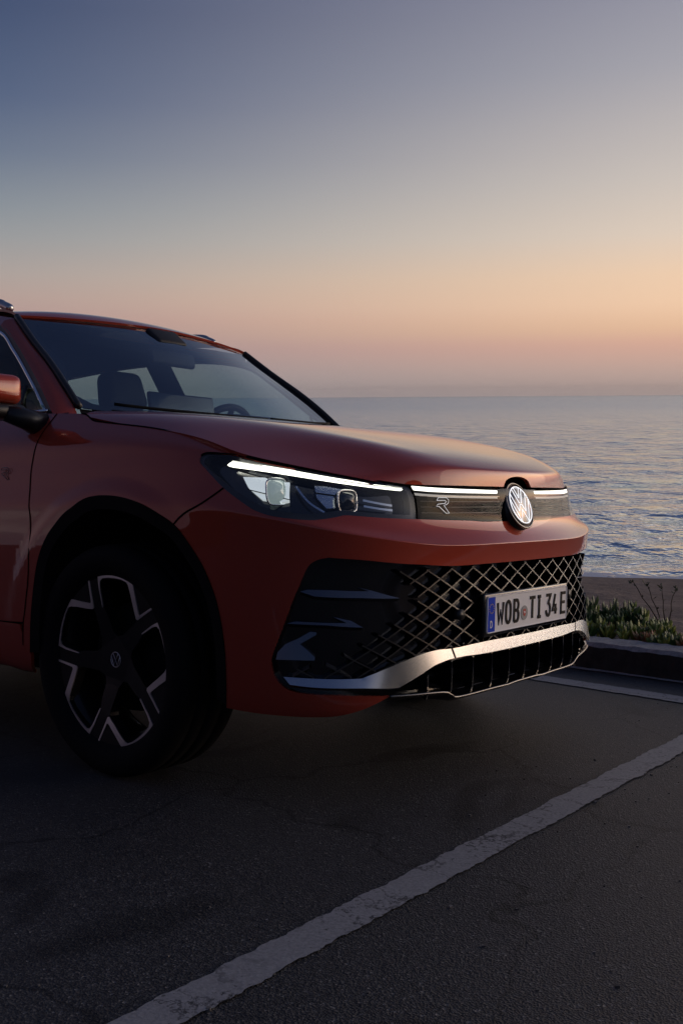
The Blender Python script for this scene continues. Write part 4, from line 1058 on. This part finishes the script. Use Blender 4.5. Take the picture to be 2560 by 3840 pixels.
wh = make_wheel(); wh.location = (0, -.790, .356)
for loc, rz in (((0, .790, .356), math.pi), ((-2.676, -.785, .356), 0), ((-2.676, .785, .356), math.pi)):
    c = copy_tree(wh, car); c.location = loc; c.rotation_euler = (0, 0, rz)

# --- greenhouse
Gc = [(-.372, -.704, 1.172), (-.478, -.688, 1.266), (-.585, -.667, 1.350), (-.735, -.640, 1.455), (-.875, -.612, 1.563)]      # edge of the windscreen
Bc = [(-.345, -.735, 1.110), (-.380, -.727, 1.168), (-.486, -.711, 1.262), (-.592, -.690, 1.346), (-.742, -.660, 1.450), (-.890, -.628, 1.560)]      # outer edge of the black band
Pc = [(-.345, -.820, 1.100), (-.420, -.795, 1.160), (-.515, -.765, 1.240), (-.605, -.738, 1.312), (-.760, -.700, 1.435), (-.915, -.668, 1.530)]      # outer edge of the painted pillar
Rg = [(-1.25, -.592, 1.631), (-1.8, -.580, 1.654), (-2.5, -.570, 1.625), (-3.1, -.560, 1.555)]
Rp = [(-1.25, -.645, 1.585), (-1.8, -.635, 1.605), (-2.5, -.628, 1.580), (-3.1, -.615, 1.515)]
def crv3(p, n=6): return [Vector(q) for q in cr(p, n)]
def loft(name, curves, mt, parent, mirror=False, smooth=True):
    v = []; f = []; n = len(curves[0])
    for c in curves: v += [Vector((p[0], -p[1] if mirror else p[1], p[2])) for p in c]
    for k in range(len(curves) - 1):
        for i in range(n - 1): q = (k * n + i, k * n + i + 1, (k + 1) * n + i + 1, (k + 1) * n + i); f.append(q if mirror else q[::-1])
    return obj(name, v, f, mt, parent, smooth)
glass_top = [(-.875, -.612, 1.563), (-.832, -.42, 1.572), (-.790, -.21, 1.577), (-.775, 0, 1.579), (-.790, .21, 1.577), (-.832, .42, 1.572), (-.875, .612, 1.563)]
glass_bot = [(-.372, -.704, 1.172), (-.29, -.48, 1.150), (-.205, -.24, 1.138), (-.175, 0, 1.134), (-.205, .24, 1.138), (-.29, .48, 1.150), (-.372, .704, 1.172)]
rows_ = []
for k in range(7):
    u = k / 6; r = []
    for a, b in zip(glass_bot, glass_top):
        p = np.array(a) * (1 - u) + np.array(b) * u; bl_ = math.sin(u * math.pi) * .016 * (1 - .35 * (p[1] / .7) ** 2); p = p + np.array([.63, 0, .77]) * bl_; r.append(tuple(p))
    rows_.append(r)
for k in range(7):     # the side edges follow the pillar curve
    pt = crv3(Gc, 6)[min(24, k * 4)]; rows_[k][0] = tuple(pt); rows_[k][6] = (pt.x, -pt.y, pt.z)
WIND = Surf(rows_)
ws_ = panel('windscreen', WIND, [(0, 0), (6, 0), (6, 6), (0, 6)], M_WIND, car, lip=0, dt=.5, dv=.5)
frit = panel('screen_border', WIND, [(0.02, 0.02), (5.98, 0.02), (5.98, 5.98), (0.02, 5.98)], M_DARK, ws_, off=-.004, lip=0, dt=.5, dv=.5,
      holes=[cr([(.22, .42), (3, .30), (5.78, .42), (5.80, 3), (5.72, 5.62), (4.0, 5.74), (3.62, 5.7), (3.45, 4.95), (2.55, 4.95), (2.38, 5.7), (2.0, 5.74), (.28, 5.62), (.20, 3)], 4, True)])
for mr_ in (False, True):
    loft('screen_seal', [crv3(Gc), crv3(Bc[1:])], M_TRIM, car, mr_)
    mb = MB(); mb.tube([Vector(((a.x + b.x) / 2 + .004, (a.y + b.y) / 2 * (-1 if mr_ else 1), (a.z + b.z) / 2 + .005)) for a, b in zip(crv3(Gc), crv3(Bc[1:]))], .012, 10); mb.build('pillar_moulding', M_TRIM, car, True)
    loft('a_pillar', [crv3(Bc[:-1] + [Bc[-1]]), [a.lerp(b, .55) + Vector((.006, -.012, .004)) for a, b in zip(crv3(Bc), crv3(Pc))], crv3(Pc)], M_PAINT, car, mr_)
    loft('roof_side', [crv3([Bc[-1]] + Rg), crv3([Pc[-1]] + Rp)], M_PAINT, car, mr_)
    loft('window_frame', [crv3(Pc[1:] + Rp[:]), [p + Vector((-.012, -.002, -.014)) for p in crv3(Pc[1:] + Rp[:])]], M_TRIM, car, mr_)
    sg = -1 if mr_ else 1
    mb = MB(); mb.tube([Vector((p.x - .018, (p.y - .002) * sg, p.z - .020)) for p in crv3(Pc[1:] + Rp)], .0075, 8); mb.build('window_trim', M_CHROME, car, True)
    belt = [(-.428, -.800, 1.160), (-1.0, -.812, 1.166), (-1.8, -.806, 1.172), (-2.6, -.79, 1.19), (-3.0, -.76, 1.22)]
    mb = MB(); mb.tube([Vector((x + (-.006 if i == 0 else 0), y * sg, z)) for i, (x, y, z) in enumerate(belt)], .0062, 8); mb.build('belt_trim', M_CHROME, car, True)
    # side windows: front, rear, quarter
    tops = crv3(Pc[1:] + Rp, 6); bots = [Vector(p) for p in cr(belt, 12)]
    def top_at(x): return min(tops, key=lambda p: abs(p.x - x))
    def bot_at(x): return min(bots, key=lambda p: abs(p.x - x))
    for nm, xa, xb in (('front_side_window', -.47, -1.45), ('rear_side_window', -1.46, -2.40), ('quarter_window', -2.44, -2.98)):
        ca__ = []; cb__ = []
        for x in np.linspace(xa, xb, 24):
            t_ = top_at(x); b_ = bot_at(x); u = 1.0
            ca__.append(Vector((x, b_.y + .012, b_.z))); cb__.append(Vector((x, t_.y + .008, t_.z - .014)))
        loft(nm, [ca__, [a.lerp(b, .5) + Vector((0, -.018, 0)) for a, b in zip(ca__, cb__)], cb__], M_SIDEGL, car, mr_)
    for xa, nm in ((-1.41, 'b_pillar'), (-2.40, 'c_pillar')):
        t_ = top_at(xa - .06); b_ = bot_at(xa)
        c1 = [Vector((b_.x + .06, b_.y + .006, b_.z)), Vector((t_.x + .06, t_.y, t_.z - .01))]; c2 = [Vector((b_.x - .06, b_.y + .006, b_.z)), Vector((t_.x - .06, t_.y, t_.z - .01))]
        loft(nm, [c1, c2], M_BLACK, car, mr_)
        loft(nm + '_lining', [[p + Vector((.02, .04, 0)) for p in c1], [p + Vector((-.02, .04, 0)) for p in c2]], M_CABIN, car, not mr_)
    # mirror triangle post
    mb = MB(); mb.tube([Vector((-.590, -.803 * sg, 1.165)), Vector((-.600, -.770 * sg, 1.262))], .007, 6); mb.build('quarterlight_post', M_TRIM, car, True)
    # roof rail
    rail = [(-1.015, -.555, 1.622), (-1.06, -.556, 1.642), (-1.14, -.557, 1.664), (-1.5, -.558, 1.690), (-2.2, -.556, 1.695), (-2.9, -.55, 1.655), (-3.0, -.55, 1.62)]
    mb = MB(); mb.tube([Vector((x, y * sg, z)) for x, y, z in cr(rail, 6)], [.008] + [.017] * (len(cr(rail, 6)) - 2) + [.008], 10); mb.build('roof_rail', M_SILVER, car, True)
    # inner door lining
    v = [(-.35, -.74 * sg, .4), (-3.2, -.72 * sg, .4), (-3.2, -.72 * sg, 1.17), (-.35, -.775 * sg, 1.15)]
    obj('door_lining', v, [(0, 1, 2, 3)], M_CABIN, car)
    # exterior mirror (the photograph shows only the one on the right-hand side)
    if mr_: continue
    mm = empty('exterior_mirror', car)
    bm = bmesh.new(); bmesh.ops.create_cube(bm, size=1); bmesh.ops.scale(bm, vec=(.155, .215, .128), verts=bm.verts)
    for vv_ in bm.verts:
        if vv_.co.x > 0: vv_.co.y *= .80; vv_.co.z *= .74
        if vv_.co.y * -sg > 0 and vv_.co.z < 0: vv_.co.z *= .82
    bmesh.ops.bevel(bm, geom=bm.edges[:], offset=.034, segments=4, profile=.6, affect='EDGES'); bmesh.ops.translate(bm, vec=(-.500, -.985 * sg, 1.222), verts=bm.verts)
    me = bpy.data.meshes.new('mirror_shell'); bm.to_mesh(me); bm.free(); link('mirror_shell', me, M_PAINT, mm, True)
    rbox('mirror_base', (-.49, -.955 * sg, 1.150), (.13, .15, .05), .02, M_TRIM, mm)
    mb = MB(); mb.tube([Vector((-.45, -.95 * sg, 1.145)), Vector((-.43, -.885 * sg, 1.125)), Vector((-.43, -.82 * sg, 1.105))], [.03, .036, .046], 10); mb.build('mirror_arm', M_TRIM, mm, True)
roof_rows = []
for u in np.linspace(-1, 1, 9):
    f0 = [np.interp(abs(u), [0, .35, .69, 1], [-.775, -.790, -.832, -.880]), u * .618, np.interp(abs(u), [0, .35, .69, 1], [1.581, 1.579, 1.574, 1.562])]
    r = [tuple(f0)]
    for x, ye, zc, ze in ((-.93, .610, 1.656, 1.602), (-1.25, .592, 1.684, 1.632), (-1.8, .580, 1.695, 1.655), (-2.5, .570, 1.656, 1.625), (-3.1, .560, 1.590, 1.555)):
        r.append((x - (.02 if x == -.93 and abs(u) > .8 else 0), u * ye, ze + (zc - ze) * (1 - abs(u) ** 2.2)))
    roof_rows.append(r)
ROOF = Surf(roof_rows)
panel('roof', ROOF, [(0, 0), (5, 0), (5, 8), (0, 8)], M_PAINT, car, lip=.01, dt=.2, dv=.25, sgn=1.0)
rear = [(-3.1, -.56, 1.555), (-3.1, .56, 1.555), (-3.45, .70, 1.12), (-3.45, -.70, 1.12)]
obj('rear_window', rear, [(0, 1, 2, 3)], M_SIDEGL, car)
P0_ = W.pos(np.zeros(12), np.linspace(1, W.K - 1, 12)); v = [tuple(p) for p in P0_] + [(p[0], -p[1], p[2]) for p in P0_]
obj('tailgate', v, [(i, i + 1, 13 + i, 12 + i) for i in range(11)], M_PAINT, car, True)
obj('rear_shelf', [tuple(P0_[-1]), (P0_[-1][0], -P0_[-1][1], P0_[-1][2]), (-3.45, .70, 1.12), (-3.45, -.70, 1.12)], [(0, 1, 2, 3)], M_PAINT, car)
# underbody and cowl
ub = MB(); ub.box((-1.35, 0, .27), (4.0, 1.42, .03)); ub.build('underbody', M_DARK, car)
hr = [HOOD.pos(np.array([0.02]), np.array([v_]))[0] for v_ in np.linspace(0, 12, 25)]
gb = [WIND.pos(np.array([6 - u * 6.0]), np.array([.1]))[0] for u in np.linspace(0, 1, 25)]
hrv = [Vector(p) + Vector((.03, 0, -.020)) for p in hr]; gbv = [Vector(p) + Vector((-.01, 0, -.008)) for p in gb]
loft('cowl', [hrv, [a.lerp(b, .5) + Vector((0, 0, -.03)) for a, b in zip(hrv, gbv)], gbv], M_DARK, car)
# wiper lying along the foot of the glass
mb = MB(); mb.tube([Vector(WIND.pos(np.array([u]), np.array([.26]))[0]) + Vector((.01, 0, .012)) for u in np.linspace(.5, 3.2, 12)], .006, 6); mb.build('wiper', M_DARK, car, True)
mb = MB(); mb.tube([Vector(WIND.pos(np.array([u]), np.array([.30]))[0]) + Vector((.01, 0, .012)) for u in np.linspace(3.3, 5.6, 12)], .006, 6); mb.build('wiper', M_DARK, car, True)

# --- cabin
obj('headliner', [(-.86, -.58, 1.535), (-.86, .58, 1.535), (-1.3, .56, 1.585), (-1.3, -.56, 1.585), (-3.0, .52, 1.54), (-3.0, -.52, 1.54)], [(0, 1, 2, 3), (3, 2, 4, 5)], M_ROOFLINING, car)
v = []; f = []
for i, y in enumerate(np.linspace(-.72, .72, 13)):
    e = (abs(y) / .72) ** 2
    for x, z in ((-.20 - .18 * e, 1.125 + .02 * e), (-.34 - .15 * e, 1.150 + .01 * e), (-.56 - .06 * e, 1.168), (-.68, 1.150), (-.72, 1.05), (-.66, .85)): v.append((x, y, z))
    if i: f += [((i - 1) * 6 + k, (i - 1) * 6 + k + 1, i * 6 + k + 1, i * 6 + k) for k in range(5)]
dash = obj('dashboard', v, f, M_CABIN, car, True)
rbox('display_screen', (-.66, .02, 1.225), (.02, .36, .155), .008, M_BLACK, dash, Matrix.Rotation(math.radians(-8), 3, 'Y'))
rbox('instrument_hood', (-.62, .37, 1.195), (.10, .32, .075), .025, M_CABIN, dash)
sw = empty('steering_wheel', car)
SM = Matrix.Rotation(math.radians(-66), 3, 'Y'); SO = Vector((-.79, .37, 1.112))
mb = MB(); mb.tube([SO + SM @ Vector((.182 * math.cos(a), .182 * math.sin(a), 0)) for a in np.linspace(0, 2 * math.pi, 49)], .016, 8, False); mb.build('wheel_rim', M_CABIN, sw, True)
rbox('wheel_hub', SO, (.13, .15, .05), .02, M_CABIN, sw, SM)
for a in (0, 180, 270):
    mb = MB(); mb.tube([SO, SO + SM @ Vector((.178 * math.cos(math.radians(a + 90)), .178 * math.sin(math.radians(a + 90)), 0))], .014, 6); mb.build('wheel_spoke', M_CABIN, sw)
def seat(y, x0):
    s_ = empty('front_seat' if x0 > -1.5 else 'rear_seat', car)
    rbox('cushion', (x0 + .28, y, .66), (.52, .50, .16), .06, M_SEAT, s_)
    Mx = Matrix.Rotation(math.radians(-14), 3, 'Y')
    bm = bmesh.new(); bmesh.ops.create_cube(bm, size=1); bmesh.ops.scale(bm, vec=(.15, .50, .66), verts=bm.verts)
    for q in bm.verts:
        if q.co.z > 0: q.co.y *= .80
    bmesh.ops.bevel(bm, geom=bm.edges[:], offset=.06, segments=4, profile=.55, affect='EDGES'); bmesh.ops.transform(bm, matrix=Mx.to_4x4(), verts=bm.verts); bmesh.ops.translate(bm, vec=(x0 - .05, y, 1.0), verts=bm.verts)
    me = bpy.data.meshes.new('backrest'); bm.to_mesh(me); bm.free(); link('backrest', me, M_SEAT, s_, True)
    bm = bmesh.new(); bmesh.ops.create_cube(bm, size=1); bmesh.ops.scale(bm, vec=(.11, .27, .19), verts=bm.verts)
    for q in bm.verts:
        if q.co.z > 0: q.co.y *= .82
    bmesh.ops.bevel(bm, geom=bm.edges[:], offset=.045, segments=4, profile=.55, affect='EDGES'); bmesh.ops.transform(bm, matrix=Mx.to_4x4(), verts=bm.verts); bmesh.ops.translate(bm, vec=(x0 - .13, y, 1.415), verts=bm.verts)
    me = bpy.data.meshes.new('headrest'); bm.to_mesh(me); bm.free(); link('headrest', me, M_SEAT, s_, True)
    for q in (-.05, .05):
        mb = MB(); mb.tube([Vector((x0 - .10, y + q, 1.28)), Vector((x0 - .125, y + q, 1.36))], .006, 6); mb.build('headrest_post', M_TRIM, s_)
seat(-.37, -1.33); seat(.37, -1.36)
for y in (-.42, .42, 0): seat(y, -2.25)
rv = empty('rearview_mirror', car)
rbox('mirror_glass_shell', (-.70, .0, 1.452), (.03, .245, .066), .014, M_CABIN, rv, Matrix.Rotation(math.radians(-12), 3, 'Y'))
mb = MB(); mb.tube([Vector((-.70, 0, 1.47)), Vector((-.72, 0, 1.53))], .012, 6); mb.build('mirror_stem', M_CABIN, rv)
rbox('sensor_box', (-.735, 0, 1.540), (.11, .16, .035), .014, M_CABIN, rv, Matrix.Rotation(math.radians(38), 3, 'Y'))
car.matrix_world = BAY @ car.matrix_world

# ================================================================ plants on the verge
def leaf_mat(name, a, b, rough=.5):
    m = mat(name, a, rough, 0, .4); n2, b2 = nodes(m); t = tex(n2, 'ShaderNodeTexNoise', Scale=14.0, Detail=3.0)
    n2.links.new(cramp(n2, t.outputs[0], [(.35, a), (.65, b)]), b2.inputs['Base Color']); return m
M_LEAFD = leaf_mat('succulent_dark', (.020, .060, .016), (.055, .12, .028))
M_LEAFL = leaf_mat('succulent_light', (.10, .18, .028), (.26, .29, .05))
M_LEAFR = leaf_mat('succulent_red', (.20, .055, .022), (.15, .12, .035))
M_STEM = leaf_mat('dry_stem', (.045, .030, .018), (.07, .05, .028), .8)
M_WEED = leaf_mat('weed_leaf', (.022, .045, .018), (.045, .07, .03))
M_SOIL = leaf_mat('verge_soil', (.045, .034, .025), (.085, .066, .050), .95)
def finger(mb, p, d, L, r):
    """a plump three-sided leaf"""
    d = d.normalized(); a = d.orthogonal().normalized(); b = d.cross(a); bend = Vector((0, 0, 1)) * L * .22
    rings = []
    for u, s in ((0, .45), (.4, 1.0), (.75, .95)):
        c = p + d * (L * u) + bend * u * u; rings.append([c + (a * math.cos(q) + b * math.sin(q)) * r * s for q in (0, 2.094, 4.189)])
    tip = p + d * L + bend; v = [q for g_ in rings for q in g_] + [tip]; f = []
    for i in range(2):
        for k in range(3): f.append((i * 3 + k, i * 3 + (k + 1) % 3, i * 3 + 3 + (k + 1) % 3, i * 3 + 3 + k))
    f += [(6, 7, 9), (7, 8, 9), (8, 6, 9)]; mb.add(v, f)
def clump(s, d, rad_, h, nsh, mats, seed, label):
    r = random.Random(seed); root = empty('succulent_clump', None, kp(s, d, KH - .03)); parts = {}
    for i in range(nsh):
        a = r.uniform(0, 6.283); q = math.sqrt(r.random()) * rad_; bx_, by_ = q * math.cos(a), q * math.sin(a)
        top_ = h * (1 - .65 * (q / rad_) ** 2) * r.uniform(.55, 1.08)
        ax = Vector((bx_ * .5 + r.gauss(0, .03), by_ * .5 + r.gauss(0, .03), 1)).normalized()
        m_ = r.choices(range(len(mats)), [m[1] for m in mats])[0]; mb = parts.setdefault(m_, MB())
        base = Vector((bx_, by_, 0)); st_ = base + ax * top_ * .55
        mb.tube([base, st_], .003, 4, False)
        for k in range(7):
            u = .25 + .75 * k / 6; al = k * 2.4 + r.uniform(0, .6); el = r.uniform(.55, 1.25)
            finger(mb, base + ax * top_ * u * .72, Vector((math.cos(al) * math.cos(el), math.sin(al) * math.cos(el), math.sin(el))) + ax * .35, r.uniform(.036, .066), r.uniform(.0075, .0125))
    for m_, mb in parts.items(): mb.build('leaves', mats[m_][0], root)
    bay(set_props(root, label, 'plant', 'succulents along the verge')); return root
DK = [(M_LEAFD, .85), (M_LEAFL, .12), (M_LEAFR, .03)]; LT = [(M_LEAFD, .25), (M_LEAFL, .65), (M_LEAFR, .10)]; RD = [(M_LEAFD, .45), (M_LEAFL, .25), (M_LEAFR, .30)]
CL = [(-.62, .62, .34, 0.187, 41, DK, 'dark green succulent mound half hidden behind the car bumper'), (-.30, .66, .24, 0.208, 41, DK, 'tallest dark green succulent mound beside the car grille'),
      (-.06, .60, .16, 0.157, 22, DK, 'dark succulent just right of the tallest mound'), (-.45, .36, .20, 0.102, 28, LT, 'low yellow green succulent tucked behind the bumper end'),
      (-.18, .36, .16, 0.085, 22, LT, 'low yellow green succulent in front of the tallest mound'), (.06, .36, .13, 0.079, 18, LT, 'light green succulent at the middle of the verge edge'),
      (.22, .46, .10, 0.112, 13, LT, 'upright yellow green succulent between the two dark mounds'), (.30, .30, .13, 0.040, 13, RD, 'low reddish succulent creeping over the kerb'),
      (.48, .52, .12, 0.083, 14, DK, 'small dark succulent left of the flowering weed'), (.52, .32, .14, 0.036, 13, RD, 'flat red brown succulent patch at the kerb edge'),
      (.72, .48, .14, 0.056, 14, LT, 'light green succulent at the foot of the flowering weed'), (.82, .30, .16, 0.033, 14, RD, 'flat reddish succulent patch nearest the right edge'),
      (1.10, .5, .28, 0.066, 26, DK, 'dark succulent beyond the right edge of the view'), (-1.1, .6, .4, 0.170, 36, DK, 'dark succulent mound hidden behind the car')]
for i, (s, d, r_, h_, n_sh, ms_, lb) in enumerate(CL): clump(s, d, r_, h_, n_sh, ms_, 100 + i, lb)
def weed(s, d, stems, label, seed):
    r = random.Random(seed); root = empty('weed', None, kp(s, d, KH - .03)); ms_ = MB(); ml = MB()
    for (lean_s, lean_d, hgt, heads) in stems:
        tipv = KD * lean_s + KN * lean_d + Vector((0, 0, hgt)); pts = [Vector((0, 0, 0)) + tipv * u + Vector((r.gauss(0, .006), r.gauss(0, .006), 0)) * (u > 0) for u in np.linspace(0, 1, 7)]
        ms_.tube(pts, [.0042 - .0024 * u for u in np.linspace(0, 1, 7)], 5)
        for k in range(heads):
            u = .35 + .65 * (k + .5) / heads; p = tipv * u; a = r.uniform(0, 6.28); dirv = Vector((math.cos(a), math.sin(a), .6)); L = r.uniform(.018, .04) * (1.2 - .5 * u)
            side = dirv.cross(Vector((0, 0, 1))).normalized() * L * .22
            ml.add([p, p + dirv * L * .5 + side, p + dirv * L, p + dirv * L * .5 - side, p + dirv * L * .5 + Vector((0, 0, .003))], [(0, 1, 4), (1, 2, 4), (2, 3, 4), (3, 0, 4)])
        for k in range(9):
            finger(ml, tipv + Vector((r.gauss(0, .006), r.gauss(0, .006), r.gauss(-.004, .008))), Vector((r.gauss(0, 1), r.gauss(0, 1), r.uniform(.2, 1.2))), r.uniform(.010, .020), .0035)
    ms_.build('stem', M_STEM, root); ml.build('leaves', M_WEED, root); bay(set_props(root, label, 'weed', 'weeds standing above the succulents'))
weed(.70, .46, [(-.02, .02, .335, 14), (.075, .03, .365, 10), (.15, .02, .31, 8), (.02, .03, .22, 6)], 'tall branching weed with seed heads near the right edge', 5)
weed(.58, .55, [(-.11, .02, .265, 6), (-.04, .0, .16, 4)], 'thin weed with one leaning stalk left of the tall branching weed', 6)
weed(.36, .6, [(.04, .02, .20, 6), (-.03, 0, .12, 3)], 'short dark weed rising behind the yellow green succulent', 7)
weed(-.02, .85, [(.05, .02, .24, 3), (-.04, .02, .25, 3), (-.14, .03, .26, 3), (-.25, .04, .27, 3)], 'dry wispy weed behind the tallest succulent mound', 8)
weed(.98, .40, [(-.10, .0, .26, 4), (.03, .0, .18, 4)], 'bare dry twig leaning in at the right edge', 9)
# loose soil and litter along the verge
r = random.Random(21); mb = MB()
for i in range(1500):
    s, d = r.uniform(-3, 3), .19 + abs(r.gauss(0, .35)); p = kp(s, d, KH - .028); q = r.uniform(.004, .014)
    mb.box(p, (q, q * r.uniform(.5, 1), q * .5), Matrix.Rotation(r.uniform(0, 3), 3, 'Z'))
bay(set_props(mb.build('verge_litter', M_SOIL), 'loose soil crumbs and litter along the verge', 'soil', kind='stuff'))

# loose grit scattered over the bay
r = random.Random(33); mb = MB(); M_GRIT = leaf_mat('grit', (.06, .058, .055), (.22, .21, .20), .9)
for i in range(900):
    x, y = r.uniform(.9, 3.2), r.uniform(-2.6, 2.2); q = abs(r.gauss(.0016, .0016)) + .0012
    mb.box((x, y, q * .3), (q * r.uniform(.8, 1.6), q, q * .7), Matrix.Rotation(r.uniform(0, 3), 3, 'Z'))
bay(set_props(mb.build('loose_grit', M_GRIT), 'fine loose grit scattered over the asphalt', 'grit', kind='stuff'))

# ================================================================ sea haze: thin even air round the whole scene
M_HAZE = bpy.data.materials.new('haze_air'); M_HAZE.use_nodes = True; n_ = M_HAZE.node_tree; n_.nodes.clear()
pv = n_.nodes.new('ShaderNodeVolumePrincipled'); pv.inputs['Color'].default_value = (.93, .90, .92, 1); pv.inputs['Density'].default_value = HAZE_DENSITY
ho = n_.nodes.new('ShaderNodeOutputMaterial'); n_.links.new(pv.outputs[0], ho.inputs['Volume'])
mb = MB(); mb.box((0, 0, 17.0), (10400, 10400, 46.0)); set_props(mb.build('haze', M_HAZE), 'thin pale haze over the sea toward the horizon', 'haze', kind='stuff')
